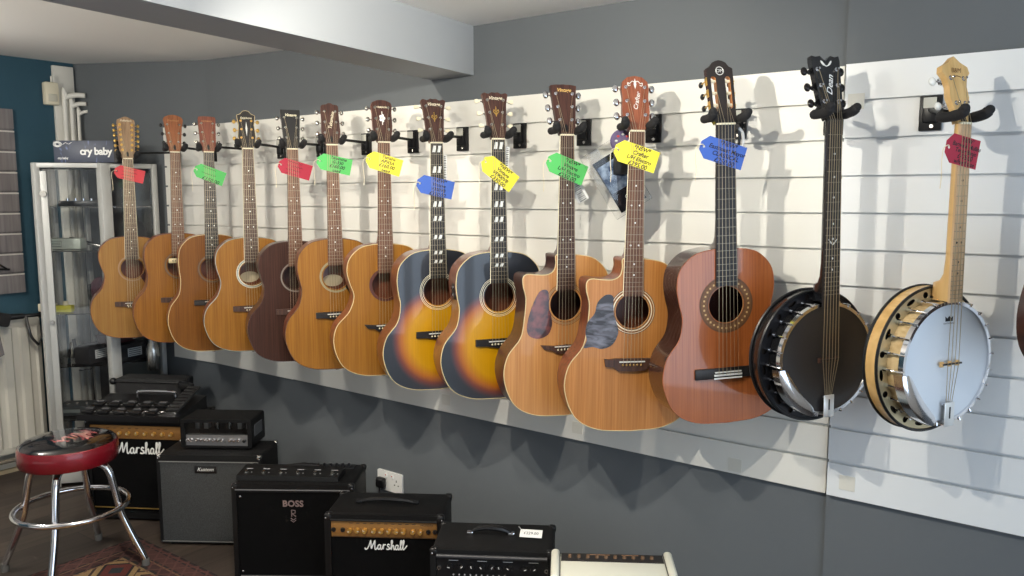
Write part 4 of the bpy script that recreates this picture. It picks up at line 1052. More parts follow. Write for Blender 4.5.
# 1 gold-panel combo furthest left
t = amp_root('combo_amplifier', 'black combo amplifier with gold control panel, behind the red stool', (-3.697, -.651), .495, .27, .478, 31)
w, d, h = .495, .27, .478
cabinet_shell(t, w, d, h, TOLEXS, (-w / 2 + .02, .045, w / 2 - .02, h - .022))
corner_caps(t, w, d, h)
m = MB(); m.box((0, -d / 2 + .010, .245), (w - .035, .006, .385), GRIL); g_ = m.build('grille_cloth', t)
m = MB(); m.box((0, -d / 2 + .002, .062), (w - .045, .004, .004), GOLD); m.build('gold_piping', t)
m = MB(); m.box((0, -d / 2 + .008, h - .058), (w - .04, .008, .062), GOLDP, bev=.002)
for i in range(9): m.box((-.14 + i * .035, -d / 2 + .0036, h - .040), (.014, .0005, .002), INK)
cp = m.build('control_panel', t); knobs(cp, 9, -.165, .165, -d / 2 + .004, h - .062, .0095, GOLD)
m = MB(); script_logo(m, MARSH, T(-.090, -d / 2 + .004, h - .158) @ Matrix.Scale(.051, 4), .062, WHITE); m.build('logo', t)

# multi-effects floor unit lying on it
BRD = pm('brushed_black', rgb(34, 34, 36), .38, .6)
t = thing('effects_pedalboard', 'long black multi-effects board with two rows of footswitches on an amplifier', 'effects unit', (-3.553, -.455, .480), 31)
m = MB(); m.raw([(-.235, -.13, 0), (.25, -.13, 0), (.25, .13, 0), (-.235, .13, 0), (-.235, -.13, .028), (.25, -.13, .028), (.25, .13, .062), (-.235, .13, .062)], [(0, 1, 2, 3), (4, 5, 6, 7), (0, 1, 5, 4), (1, 2, 6, 5), (2, 3, 7, 6), (3, 0, 4, 7)], BRD); m.build('casing', t)
tl = math.degrees(math.atan2(.034, .26))
MP = T(0, -.13, .029) @ RX(tl)
for row in range(2):
    m = MB(); m.box((-.035, .045 + row * .085, .002), (.385, .010, .003), NICK, M=MP); m.build('trim_line', t)
    for i in range(5):
        m = MB(); x = -.195 + i * .076
        m.box((x, .040 + row * .085 - .01, .007), (.050, .040, .010), BLK, M=MP @ RX(0), bev=.002); m.box((x, .052 + row * .085 - .01, .015), (.034, .016, .006), pm('switch_rubber', rgb(74, 74, 76), .6), M=MP, bev=.002); m.box((x + .030, .03 + row * .085, .003), (.006, .004, .003), pm('unlit_lamp', rgb(150, 150, 150), .3), M=MP); m.build('footswitch', t)
m = MB(); m.tube([(-.035, .165, .005), (-.035, .165, .040), (-.02, .168, .052), (.135, .168, .052), (.15, .165, .040), (.15, .165, .005)], .005, CHR, n=8, M=MP, smooth=4); m.build('roll_bar', t)
m = MB(); m.box((.212, .13, .020), (.062, .215, .012), pm('pedal_rubber', rgb(26, 26, 27), .8, bump=(120, 1)), M=MP @ RX(8), bev=.003)
for i in range(7): m.box((.212, .04 + i * .028, .027), (.054, .006, .003), BLK, M=MP @ RX(8))
m.build('expression_pedal', t)

# 2 grey-cloth speaker cabinet with a small valve head on it
t = amp_root('speaker_cabinet', 'black speaker cabinet with grey cloth front under the small amplifier head', (-3.175, -.606), .45, .225, .40, 34)
w, d, h = .45, .225, .40
cabinet_shell(t, w, d, h, TOLEX, (-w / 2 + .012, .022, w / 2 - .012, h - .03)); corner_caps(t, w, d, h, NICK, r=.020)
m = MB(); m.box((0, -d / 2 + .008, (h - .03 + .022) / 2), (w - .024, .008, h - .052), weave('grey_salt_cloth', rgb(48, 50, 51), rgb(62, 64, 65))); m.build('grille_cloth', t)
for zz in (.020, h - .028):
    m = MB(); m.box((0, -d / 2 - .0012, zz), (w - .02, .0025, .004), pm('grey_piping', rgb(120, 120, 118), .5)); m.build('piping', t)
m = MB(); m.box((-.015, -d / 2 + .0025, h - .062), (.095, .004, .032), BLK, bev=.001); lg = m.build('badge', t)
m = MB(); m.text('Kustom', .022, PEARL, T(-.015, -d / 2 - .0005, h - .061), shear=.35); m.build('lettering', lg)
t = amp_root('amplifier_head', 'small black valve amplifier head with silver panel and glass window', (-3.16, -.497), .312, .15, .13, 34, z0=.402)
w, d, h = .312, .16, .132
m = MB(); m.plate(rrect(-w / 2, .006, w / 2, h, .010), -d / 2, d / 2, TOLEXS, holes=[rrect(-w / 2 + .018, .014, w / 2 - .018, h - .014, .004)], back=False); m.box((0, d / 2 - .01, h / 2), (w - .01, .01, h - .02), BLK); m.build('cabinet_shell', t)
m = MB(); m.box((0, -d / 2 + .010, .038), (w - .04, .006, .046), pm('brushed_steel', rgb(150, 150, 150), .35, .8)); cp = m.build('control_panel', t)
knobs(cp, 12, 0, 0, -d / 2 + .007, .040, .0072, CHR, xs=[-.128, -.112, -.085, -.068, -.051, -.034, -.012, .006, .024, .060, .078, .096], l=.010)
m = MB(); m.cyl((.122, -d / 2 + .007, .038), (.122, -d / 2 - .002, .038), .007, BLK); m.text('12', .010, INK, T(.036, -d / 2 + .0065, .030)); m.build('power_switch', cp)
for x in (-.03, .025):
    m = MB(); m.lathe([(.010, 0), (.011, .02), (.011, .038), (.006, .046), (.0001, .048)], glassmat('valve_glass'), n=16, M=T(x, .01, .062)); m.lathe([(.006, .006), (.006, .03)], NICK, n=10, M=T(x, .01, .062)); m.build('valve', t)
for x in (-.115, -.075, .075, .115):
    m = MB(); m.box((x, .01, .088), (.020, .03, .040), pm('can_grey', rgb(130, 130, 128), .4, .6), bev=.002); m.build('transformer', t)
m = MB(); m.box((0, -d / 2 + .014, .089), (w - .04, .0015, .052), glassmat('head_window')); m.build('window_pane', t)
m = MB(); m.box((0, -d / 2 + .02, .062), (w - .04, .002, .003), NICK); m.build('chassis_edge', t)
m = MB(); m.box((w / 2 + .0008, 0, .075), (.0016, .09, .050), pm('side_vent', rgb(90, 92, 96), .5)); 
for i in range(5): m.box((w / 2 + .002, 0, .058 + i * .009), (.0012, .084, .003), BLK)
m.build('side_vent', t)

# 3 black combo with floor switch on top
w, d, h = .470, .240, .400
t = amp_root('combo_amplifier', 'black combo amplifier with a six-button foot controller lying on top', (-2.619, -.620), w, d, h, 35)
cabinet_shell(t, w, d, h, TOLEXS, (-w / 2 + .018, .030, w / 2 - .018, h - .032)); corner_caps(t, w, d, h, r=.024)
m = MB(); m.box((0, -d / 2 + .008, (h - .002) / 2), (w - .036, .008, h - .062), GRIL); m.build('grille_cloth', t)
m = MB(); m.box((0, -d / 2 - .001, .032), (w - .05, .003, .006), pm('grey_trim', rgb(110, 110, 112), .4)); m.box((0, -d / 2 - .001, h - .022), (w - .03, .003, .004), pm('grey_trim', (0, 0, 0))); m.build('trim_strip', t)
for sx in (-1, 1):
    for zz in (.05, h - .05):
        m = MB(); m.ell((sx * (w / 2 - .032), -d / 2 + .003, zz), (.0045, .003, .0045), CHR, n=10); m.build('grille_screw', t)
LB = pm('rose_grey_logo', rgb(150, 132, 132), .35, .5)
m = MB(); m.text('BOSS', .034, LB, T(0, -d / 2 + .0035, h - .078), bold=.0012, sp=1.05)
m.tube([(-.006, -d / 2 + .003, h - .128), (-.006, -d / 2 + .003, h - .102), (.008, -d / 2 + .003, h - .104), (.008, -d / 2 + .003, h - .114), (-.005, -d / 2 + .003, h - .116), (.010, -d / 2 + .003, h - .128)], .0018, LB, n=5)
for k in range(2): m.tube([(-.010, -d / 2 + .003, h - .134 - .008 * k), (0, -d / 2 + .003, h - .142 - .008 * k), (.010, -d / 2 + .003, h - .134 - .008 * k)], .0014, LB, n=5)
m.build('logo', t)
strap_handle(t, .0, .035, h, .20, lift=.024, ends=BLK)
m = MB(); m.box((.07, .085, h - .003), (.25, .045, .012), BLK, bev=.002); cp = m.build('control_panel', t)
for i in range(9):
    q = MB(); q.cyl((-.03 + i * .025, .085, h + .003), (-.03 + i * .025, .085, h + .014), .006, BLK, r1=.005); q.build('knob', cp)
t = thing('foot_controller', 'low black six-button foot controller on top of a combo amplifier', 'foot controller', (-2.498, -.432, .4015), 33)
m = MB(); m.raw([(-.20, -.052, 0), (.20, -.052, 0), (.20, .052, 0), (-.20, .052, 0), (-.20, -.048, .018), (.20, -.048, .018), (.20, .050, .027), (-.20, .050, .027)], [(0, 1, 2, 3), (4, 5, 6, 7), (0, 1, 5, 4), (1, 2, 6, 5), (2, 3, 7, 6), (3, 0, 4, 7)], pm('satin_black_case', rgb(13, 13, 14), .5, spec=.3)); m.build('casing', t)
for i in range(6):
    x = -.170 + i * .068; m = MB(); m.cyl((x, -.022, .018), (x, -.024, .030), .0058, NICK, n=12); m.cyl((x, -.022, .018), (x, -.022, .0225), .008, NICK, n=12); m.build('footswitch', t)
    m = MB(); m.box((x, .012, .0242), (.026, .005, .001), pm('printed_mark', rgb(160, 160, 162), .5), M=RX(0)); m.box((x + .02, -.02, .0212), (.004, .004, .002), pm('unlit_lamp', (0, 0, 0))); m.build('switch_label', t)

# 4 second gold-panel combo
w, d, h = .416, .218, .400
t = amp_root('combo_amplifier', 'black combo amplifier with gold control panel, beside the wall socket', (-2.108, -.599), w, d, h, 33)
cabinet_shell(t, w, d, h, TOLEXS, (-w / 2 + .022, .03, w / 2 - .022, h - .022)); corner_caps(t, w, d, h, r=.026)
m = MB(); m.box((0, -d / 2 + .010, .18), (w - .04, .006, .30), GRIL); m.build('grille_cloth', t)
m = MB(); m.tube([(-w / 2 + .022, -d / 2 - .001, h - .020), (w / 2 - .022, -d / 2 - .001, h - .020)], .004, TOLEX, n=8); m.build('top_piping', t)
m = MB(); m.box((0, -d / 2 + .006, h - .053), (w - .046, .008, .058), GOLDP, bev=.002)
for i in range(10): m.box((-.115 + i * .0245, -d / 2 + .0015, h - .031), (.012, .0005, .0018), INK)
m.text('MG30DFX', .010, INK, T(.150, -d / 2 + .0015, h - .034)); m.box((0, -d / 2 + .0015, h - .079), (w - .056, .0005, .0012), INK)
cp = m.build('control_panel', t)
knobs(cp, 10, 0, 0, -d / 2 + .002, h - .056, .0092, GOLD, xs=[-.118, -.092, -.066, -.034, -.008, .018, .044, .070, .102, .128])
knobs(cp, 4, 0, 0, -d / 2 + .002, h - .056, .0085, BLK, mark=BLK, xs=[-.176, -.144, .155, .178], l=.004, name='input_jack')
m = MB(); script_logo(m, MARSH, T(-.057, -d / 2 + .004, h - .125) @ Matrix.Scale(.0325, 4), .068, WHITE); m.build('logo', t)
strap_handle(t, -.01, .0, h, .205, lift=.016, ends=BLK)

# 5 black combo with knobs, cut by the frame
w, d, h = .385, .218, .400
t = amp_root('combo_amplifier', 'black combo amplifier with strap handle and many small knobs, next to the white amplifier', (-1.627, -.584), w, d, h, 32)
cabinet_shell(t, w, d, h, TOLEX, (-w / 2 + .018, .03, w / 2 - .018, h - .022)); corner_caps(t, w, d, h, r=.024)
m = MB(); m.tube([(-w / 2 + .02, -d / 2 - .002, h - .020), (w / 2 - .02, -d / 2 - .002, h - .020)], .0065, pm('grey_beading', rgb(52, 52, 55), .4), n=10); m.build('front_beading', t)
m = MB(); m.box((0, -d / 2 + .008, h - .062), (w - .038, .006, .066), BLK)
for x in (-.12, -.03, .05, .13): m.box((x, -d / 2 + .0048, h - .036), (.03, .0005, .0014), WHITE)
cp = m.build('control_panel', t)
knobs(cp, 9, 0, 0, -d / 2 + .005, h - .056, .0105, BLK, xs=[-.130, -.096, -.062, -.030, .0, .024, .054, .100, .130], l=.012)
knobs(cp, 10, -.12, .04, -d / 2 + .005, h - .082, .0028, pm('tiny_button', rgb(150, 150, 150), .4), l=.003, name='button')
for x in (-.165, .170):
    m = MB(); m.cyl((x, -d / 2 + .005, h - .06), (x, -d / 2 + .001, h - .06), .007, NICK, n=12); m.cyl((x, -d / 2 + .0008, h - .06), (x, -d / 2 + .0004, h - .06), .0035, BLK, n=10); m.build('jack_socket', cp)
m = MB(); m.box((0, -d / 2 + .010, .155), (w - .038, .006, .24), weave('dark_metal_grille', rgb(34, 34, 36), rgb(50, 50, 52))); m.build('grille', t)
strap_handle(t, -.015, .01, h, .135, lift=.024)
Mx = t.matrix_world
t2 = thing('price_label', 'white swing label lying on top of the black combo amplifier beside its handle', 'label', M=T(-1.425, -.325, .4115) @ RZ(28) @ RX(22))
m = MB(); m.box((0, 0, 0), (.072, .034, .0012), WHITE, bev=.0003); m.build('card', t2)
m = MB(); 
mt = bmesh.new(); mt.free()
m.text('£229.00', .015, INK, T(0, 0, .0009) @ RX(-90)); m.build('handwriting', t2)
m = MB(); m.tube([(-.024, 0, .001), (-.034, .006, .012), (-.040, .010, .018)], .0007, WHITE, n=4); m.build('thread', t2)

# 6 white amplifier, cut by the frame
WAMP = pm('white_enamel', rgb(222, 222, 208), .35, coat=.3)
w, d, h = .362, .178, .427
t = amp_root('desktop_amplifier', 'white amplifier with a dark sunken control strip in its top', (-1.200, -.548), w, d, h, 33)
m = MB(); m.box((0, .0, h / 2 + .004), (w - .040, d - .012, h - .030), WAMP, bev=.012, seg=3); m.build('cabinet_shell', t)
for s in (-1, 1):
    m = MB(); m.box((s * (w / 2 - .013), 0, h / 2), (.026, d, h), WAMP, bev=.011, seg=4); m.build('side_cheek', t)
    m = MB(); m.box((s * (w / 2 - .0265), 0, h / 2 - .003), (.0022, d - .01, h - .012), BLK); m.build('shadow_gap', t)
m = MB(); m.box((0, d / 2 - .040, h - .0105), (w - .060, .050, .003), pm('dark_control_strip', rgb(40, 38, 38), .4)); cp = m.build('control_panel', t)
m = MB()
for x, ww_ in ((-.035, .06), (.055, .05)): m.box((x, d / 2 - .022, h - .0088), (ww_, .004, .0005), pm('copper_print', rgb(170, 130, 100), .4))
m.build('printed_legend', cp)
for i in range(10):
    x = -.125 + i * .027; q = MB(); q.cyl((x, d / 2 - .040, h - .009), (x, d / 2 - .040, h - .0015), .0062, pm('bronze_knob', rgb(140, 110, 84), .35, .6), r1=.005, n=12); q.build('knob', cp)
m = MB(); m.box((0, -d / 2 + .004, h * .45), (w - .056, .004, h * .75), pm('pale_grille', rgb(190, 190, 180), .6, bump=(300, .4))); m.build('grille', t)

# wall socket with plug
t = thing('wall_socket', 'white double wall socket low on the grey wall', 'socket', (-2.388, -.001, .235))
m = MB(); m.plate(rrect(-.073, 0, .073, .086, .006), -.009, .0, WHITE); m.build('face_plate', t)
for x in (-.018, .018):
    m = MB(); m.box((x, -.011, .066), (.010, .006, .018), WHITE, bev=.001); m.box((x, -.0145, .071), (.006, .001, .004), pm('red_switch', rgb(180, 40, 40), .5)); m.build('rocker_switch', t)
m = MB()
for x in (-.04, .04):
    if x > 0:
        m.box((x, -.0093, .052), (.004, .0006, .009), BLK)
        for s in (-1, 1): m.box((x + s * .011, -.0093, .034), (.007, .0006, .004), BLK)
m.build('plug_holes', t)
t = thing('power_plug', 'black plug pushed into the left half of the wall socket', 'plug', (-2.428, -.010, .240))
m = MB(); m.box((0, -.014, .030), (.048, .028, .046), BLK, bev=.010, seg=3); m.build('plug_body', t)
m = MB(); m.tube([(0, -.022, .008), (0, -.024, -.02), (.01, -.03, -.10), (.03, -.035, -.22)], .0038, BLK, n=8, smooth=4); m.build('flex', t)

# ------------------------------------------------------------------ stool
REDV = pm('red_sparkle_vinyl', rgb(122, 10, 26), .25, .25, coat=.6, bump=(900, .5))
STK = (-3.245, -.925)
t = thing('bar_stool', 'low round stool with red sparkle rim, glossy black seat and chrome legs', 'stool', (*STK, 0), 0)
def seat_mat():
    mm, nt, b = newmat('printed_black_seat'); L = nt.links
    tc = nt.nodes.new('ShaderNodeTexCoord'); mp = nt.nodes.new('ShaderNodeMapping'); mp.inputs['Scale'].default_value = (10, 26, 1); mp.inputs['Rotation'].default_value = (0, 0, .6)
    n = nt.nodes.new('ShaderNodeTexNoise'); n.inputs['Scale'].default_value = 1; n.inputs['Detail'].default_value = 5; n.inputs['Distortion'].default_value = 1.5
    L.new(tc.outputs['Object'], mp.inputs[0]); L.new(mp.outputs[0], n.inputs[0])
    # the printed motif sits in the middle of the seat
    sp = nt.nodes.new('ShaderNodeVectorMath'); sp.operation = 'LENGTH'
    m3 = nt.nodes.new('ShaderNodeMapping'); m3.inputs['Scale'].default_value = (9, 7, 0); m3.inputs['Location'].default_value = (-.1, -.2, 0)
    L.new(tc.outputs['Object'], m3.inputs[0]); L.new(m3.outputs[0], sp.inputs[0])
    r0 = nt.nodes.new('ShaderNodeMapRange'); r0.inputs[1].default_value = .4; r0.inputs[2].default_value = 1.1; r0.inputs[3].default_value = .1; r0.inputs[4].default_value = -.3
    L.new(sp.outputs['Value'], r0.inputs[0])
    ad = nt.nodes.new('ShaderNodeMath'); L.new(n.outputs['Fac'], ad.inputs[0]); L.new(r0.outputs[0], ad.inputs[1])
    r = nt.nodes.new('ShaderNodeValToRGB'); cr = r.color_ramp; cr.elements[0].position = .54; cr.elements[0].color = (*rgb(12, 12, 14), 1); cr.elements[1].position = .6; cr.elements[1].color = (*rgb(180, 80, 84), 1)
    e = cr.elements.new(.66); e.color = (*rgb(196, 150, 140), 1)
    L.new(ad.outputs[0], r.inputs[0]); L.new(r.outputs[0], b.inputs['Base Color'])
    b.inputs['Roughness'].default_value = .12; b.inputs['Coat Weight'].default_value = 1
    return mm
m = MB(); m.lathe([(.0001, .548), (.10, .547), (.150, .541), (.168, .533), (.174, .525)], seat_mat(), n=56); m.build('seat_top', t)
m = MB(); m.lathe([(.174, .527), (.178, .519), (.180, .49), (.179, .463), (.174, .452), (.15, .448)], REDV, n=56); m.build('seat_rim', t)
m = MB(); m.lathe([(.0001, .447), (.155, .448), (.155, .451)], BLK, n=40); m.lathe([(.06, .425), (.09, .43), (.09, .447)], BLKM, n=28); m.build('swivel_plate', t)
for a in (40, 137, 222, 317):
    ca, sa = math.cos(R(a)), math.sin(R(a)); m = MB()
    m.tube([(r_ * ca, r_ * sa, z_) for r_, z_ in ((.04, .436), (.09, .438), (.130, .428), (.152, .398), (.166, .34), (.178, .28), (.190, .225), (.224, .14), (.262, .055), (.272, .03))], .0138, CHR, n=12, smooth=4); lg = m.build('leg', t)
    m = MB(); m.lathe([(.0145, 0), (.0155, .008), (.0145, .034), (.0125, .036)], pm('grey_rubber', rgb(96, 94, 90), .8), n=16, M=T(.273 * ca, .273 * sa, 0)); m.build('foot_cap', lg)
m = MB(); m.tube([(.205 * math.cos(2 * PI * i / 48), .205 * math.sin(2 * PI * i / 48), .262) for i in range(48)], .0115, CHR, n=12, closed=True); m.build('foot_ring', t)

# ------------------------------------------------------------------ rug
def rug_mat():
    mm, nt, b = newmat('patterned_rug'); L = nt.links
    def N(ty, **k):
        n = nt.nodes.new(ty)
        for a, v in k.items(): setattr(n, a, v)
        return n
    def mth(op, a, b_=None, v=None):
        n = N('ShaderNodeMath', operation=op); L.new(a, n.inputs[0])
        if b_ is not None: L.new(b_, n.inputs[1])
        if v is not None: n.inputs[1].default_value = v
        return n.outputs[0]
    tc = N('ShaderNodeTexCoord'); sx = N('ShaderNodeSeparateXYZ'); L.new(tc.outputs['Object'], sx.inputs[0])
    ax, ay = mth('ABSOLUTE', sx.outputs[0]), mth('ABSOLUTE', sx.outputs[1])
    ex = mth('SUBTRACT', ax, v=.95); ey = mth('SUBTRACT', ay, v=.62)
    e = mth('MULTIPLY', mth('MAXIMUM', ex, ey), v=-1)     # distance from the edge, inwards
    r = N('ShaderNodeValToRGB'); cr = r.color_ramp; cr.interpolation = 'CONSTANT'
    L.new(mth('MULTIPLY', e, v=2.5), r.inputs[0])
    cols = [(0, (26, 22, 24)), (.03, (92, 48, 42)), (.055, (30, 26, 28)), (.075, (84, 50, 46)), (.20, (28, 26, 30)), (.225, (128, 98, 70)), (.245, (70, 40, 38)), (.33, (28, 26, 30)), (.36, (156, 128, 88))]
    cr.elements[0].position = 0; cr.elements[0].color = (*rgb(*cols[0][1]), 1); cr.elements[1].position = cols[1][0]; cr.elements[1].color = (*rgb(*cols[1][1]), 1)
    for p, c in cols[2:]: q = cr.elements.new(p); q.color = (*rgb(*c), 1)
    # diamond lattice in the borders
    s1 = mth('ADD', sx.outputs[0], sx.outputs[1]); s2 = mth('SUBTRACT', sx.outputs[0], sx.outputs[1])
    l1 = mth('ABSOLUTE', mth('SINE', mth('MULTIPLY', s1, v=46))); l2 = mth('ABSOLUTE', mth('SINE', mth('MULTIPLY', s2, v=46)))
    lat = mth('LESS_THAN', mth('MINIMUM', l1, l2), v=.28)
    mx = N('ShaderNodeMix', data_type='RGBA'); L.new(mth('MULTIPLY', lat, v=.8), mx.inputs[0]); L.new(r.outputs[0], mx.inputs[6]); mx.inputs[7].default_value = (*rgb(106, 66, 60), 1)
    # field of rounded motifs
    vo = N('ShaderNodeTexVoronoi', feature='F1', distance='MANHATTAN'); vo.inputs['Scale'].default_value = 5.2; vo.inputs['Randomness'].default_value = .35; L.new(tc.outputs['Object'], vo.inputs[0])
    r2 = N('ShaderNodeValToRGB'); c2 = r2.color_ramp; c2.interpolation = 'CONSTANT'; c2.elements[0].color = (*rgb(34, 50, 58), 1); c2.elements[1].position = .22; c2.elements[1].color = (*rgb(112, 46, 40), 1)
    for p, c in ((.42, (24, 22, 26)), (.50, (176, 146, 100)), (.66, (60, 40, 36)), (.74, (168, 138, 96))): q = c2.elements.new(p); q.color = (*rgb(*c), 1)
    L.new(vo.outputs['Distance'], r2.inputs[0])
    infield = mth('GREATER_THAN', e, v=.155)
    m2 = N('ShaderNodeMix', data_type='RGBA'); L.new(infield, m2.inputs[0]); L.new(mx.outputs[2], m2.inputs[6]); L.new(r2.outputs[0], m2.inputs[7])
    nz = N('ShaderNodeTexNoise'); nz.inputs['Scale'].default_value = 160; L.new(tc.outputs['Object'], nz.inputs[0])
    m4 = N('ShaderNodeMix', data_type='RGBA', blend_type='MULTIPLY'); m4.inputs[0].default_value = .5; L.new(m2.outputs[2], m4.inputs[6]); L.new(nz.outputs['Fac'], m4.inputs[7])
    L.new(m4.outputs[2], b.inputs['Base Color']); b.inputs['Roughness'].default_value = .95
    bp = N('ShaderNodeBump'); bp.inputs['Strength'].default_value = .6; bp.inputs['Distance'].default_value = .003; L.new(nz.outputs['Fac'], bp.inputs['Height']); L.new(bp.outputs[0], b.inputs['Normal'])
    return mm
t = thing('rug', 'patterned red, navy and cream rug on the dark wooden floor', 'rug', (-3.32 + .95, -.628 - .62, .0))
m = MB(); m.box((0, 0, .004), (1.9, 1.24, .008), rug_mat(), bev=.002); m.build('pile', t)

# ------------------------------------------------------------------ glass cabinet in the corner
ALU = pm('satin_aluminium', rgb(186, 187, 184), .45, .2)
GL = glassmat()
Cx = [(-4.05, -.105), (-4.05, -.312), (-4.252, -.557), (-4.665, -.557), (-4.665, -.215), (-4.56, -.215), (-4.50, -.128)]
t = thing('display_cabinet', 'aluminium framed glass display cabinet in the corner under the pipes', 'cabinet', (-4.36, -.34, 0))
O = Vector((-4.36, -.34, 0))
P5 = [(-4.000, -.085), (-4.055, -.318), (-4.252, -.553), (-4.585, -.33), (-4.50, -.20)]
P5 = [(x - O.x, y - O.y) for x, y in P5]
HC = 1.652
def poly_slab(m, pts, z0, z1, mat):
    n = len(pts); m.raw([(x, y, z0) for x, y in pts] + [(x, y, z1) for x, y in pts], [tuple(range(n)), tuple(range(n, 2 * n))] + [(i, (i + 1) % n, n + (i + 1) % n, n + i) for i in range(n)], mat)
for i, ww_ in ((0, .026), (1, .050), (2, .030), (3, .024), (4, .024)):
    x, y = P5[i]; m = MB(); m.box((x, y, HC / 2), (ww_, ww_, HC), ALU, M=None, bev=.003); m.build('corner_post', t)
def rail(m, a, b, z, hh, th=.022):
    v = Vector((b[0] - a[0], b[1] - a[1], 0)); ang = math.degrees(math.atan2(v.y, v.x))
    m.box((v.length / 2, 0, 0), (v.length, th, hh), ALU, M=T(a[0], a[1], z) @ RZ(ang), bev=.003)
for zz, nm, hh in ((HC - .012, 'top_rail', .024), (.05, 'bottom_rail', .06)):
    m = MB()
    for i in range(5): rail(m, P5[i], P5[(i + 1) % 5], zz, hh)
    m.build(nm, t)
m = MB(); poly_slab(m, P5[:5], HC - .014, HC - .004, GL); m.build('glass_top', t)
m = MB(); poly_slab(m, P5[:5], .07, .088, pm('cabinet_base_board', rgb(60, 60, 62), .5)); m.build('base_board', t)
ins = [(x * .95, y * .95) for x, y in P5[:5]]
for zz in (.34, .62, .89, 1.21, 1.43):
    m = MB(); poly_slab(m, ins, zz, zz + .005, GL); m.build('glass_shelf', t)
def pane(a, b, z0, z1, name, e=.02):
    v = Vector((b[0] - a[0], b[1] - a[1], 0)); ang = math.degrees(math.atan2(v.y, v.x))
    m = MB(); m.box((v.length / 2, 0, (z0 + z1) / 2), (v.length - 2 * e, .004, z1 - z0), GL, M=T(a[0], a[1], 0) @ RZ(ang)); return m.build(name, t)
pane(P5[0], P5[1], .08, HC - .024, 'side_pane'); pane(P5[2], P5[3], .08, HC - .024, 'side_pane')
dr = pane(P5[1], P5[2], .09, HC - .03, 'door', .03)
v = Vector((P5[2][0] - P5[1][0], P5[2][1] - P5[1][1], 0)); ang = math.degrees(math.atan2(v.y, v.x)); MD = T(P5[1][0], P5[1][1], 0) @ RZ(ang)
m = MB(); m.box((v.length - .034, -.0, HC / 2 + .02), (.030, .014, HC - .12), ALU, M=MD, bev=.002); m.build('door_stile', dr)
for zz in (1.50, .86):
    m = MB(); m.cyl((v.length - .034, .006, zz), (v.length - .034, .024, zz), .015 if zz > 1 else .010, NICK, n=18, M=MD); m.cyl((v.length - .034, -.006, zz), (v.length - .034, -.026, zz), .010, NICK, n=18, M=MD); m.build('door_lock', dr)
# contents
def put(name, label, cat, x, y, z, rz, fn, group=None):
    t = thing(name, label, cat, (x, y, z), rz, group)
    fn(t); return t
def f_box(w, d, h, mat, extra=None):
    def f(t):
        m = MB(); m.box((0, 0, h / 2), (w, d, h), mat, bev=.004); m.build('casing', t)
        if extra: extra(t, w, d, h)
    return f
def lid_knobs(t, w, d, h):
    for i in range(4):
        m = MB(); m.cyl((-w * .3 + i * w * .2, -d * .2, h), (-w * .3 + i * w * .2, -d * .2, h + .012), .008, CHR, n=10); m.build('knob', t)
def front_marks(t, w, d, h):
    m = MB(); m.box((-w * .2, -d / 2 - .0006, h * .5), (w * .45, .001, h * .35), pm('grey_print', rgb(130, 140, 140), .5)); m.build('front_label', t)
    lid_knobs(t, w, d, h)
put('effects_pedal', 'flat black effects pedal on the top glass shelf of the cabinet', 'effects pedal', -4.28, -.33, 1.436, 40, f_box(.20, .07, .028, BLK, lid_knobs))
def f_white(t):
    m = MB(); m.box((0, 0, .028), (.17, .07, .056), pm('pale_grey_casing', rgb(190, 196, 186), .45), bev=.005); m.build('casing', t)
    m = MB(); m.text('MOOER', .026, pm('dark_print', rgb(70, 80, 76), .5), T(-.02, -.0362, .028)) if False else m.tube([(-.06, -.0362, .015), (-.06, -.0362, .042), (-.01, -.0362, .042), (-.01, -.0362, .015)], .0016, pm('dark_print', rgb(70, 80, 76), .5), n=5, closed=True)
    for i in range(3): m.tube([(-.052 + i * .014 + .005 * math.cos(a), -.0362, .028 + .006 * math.sin(a)) for a in [k * PI / 4 for k in range(8)]], .001, MATS['dark_print'], n=4, closed=True)
    m.build('front_print', t)
put('effects_pedal', 'pale grey box-shaped pedal on the second glass shelf of the cabinet', 'effects pedal', -4.33, -.39, 1.216, 38, f_white)
def f_strip(t):
    m = MB(); m.box((0, 0, .02), (.24, .03, .012), NICK, M=RY(14), bev=.002); m.box((0, 0, .028), (.24, .02, .004), BLK, M=RY(14)); m.build('bar', t)
    for s in (-1, 1): m = MB(); m.cyl((s * .09, 0, -.0), (s * .09, 0, .02 + -s * .022), .005, BLK); m.build('stand', t)
put('slide_bar', 'long slanted silver and black bar behind the pale grey pedal', 'guitar accessory', -4.30, -.28, 1.216, 38, f_strip)
def f_pouch(t):
    m = MB(); m.ell((0, 0, .09), (.065, .045, .09), pm('maroon_fabric', rgb(84, 36, 52), .8, bump=(60, .5))); m.build('pouch', t)
    m = MB(); m.tube([(-.04, -.03, .14), (-.02, -.05, .07), (.03, -.05, .02), (.055, -.03, .08)], .008, BLK, n=8, smooth=3); m.build('strap', t)
put('pouch', 'maroon fabric pouch on the middle glass shelf of the cabinet', 'pouch', -4.17, -.31, .896, 20, f_pouch)
def f_yel(t):
    m = MB(); m.box((0, 0, .018), (.09, .04, .036), pm('yellow_plastic', rgb(214, 206, 60), .45), bev=.004); m.build('casing', t)
    m = MB(); m.cyl((.01, 0, .036), (.01, 0, .056), .013, CREAM, n=14); m.build('knob', t)
put('effects_pedal', 'small bright yellow pedal on the middle glass shelf', 'effects pedal', -4.28, -.45, .896, 40, f_yel)
put('effects_pedal', 'small cream pedal beside the yellow pedal on the middle glass shelf', 'effects pedal', -4.39, -.48, .896, 30, f_box(.07, .06, .04, pm('aged_cream_plastic', (0, 0, 0)), lid_knobs))
def f_clip(t):
    for i in range(3):
        m = MB(); m.box((-.03 + i * .03, 0, .05 + .01 * i), (.016, .012, .09), BLK if i != 1 else NICK, M=RY(18 - 14 * i), bev=.003); m.build('jaw', t)
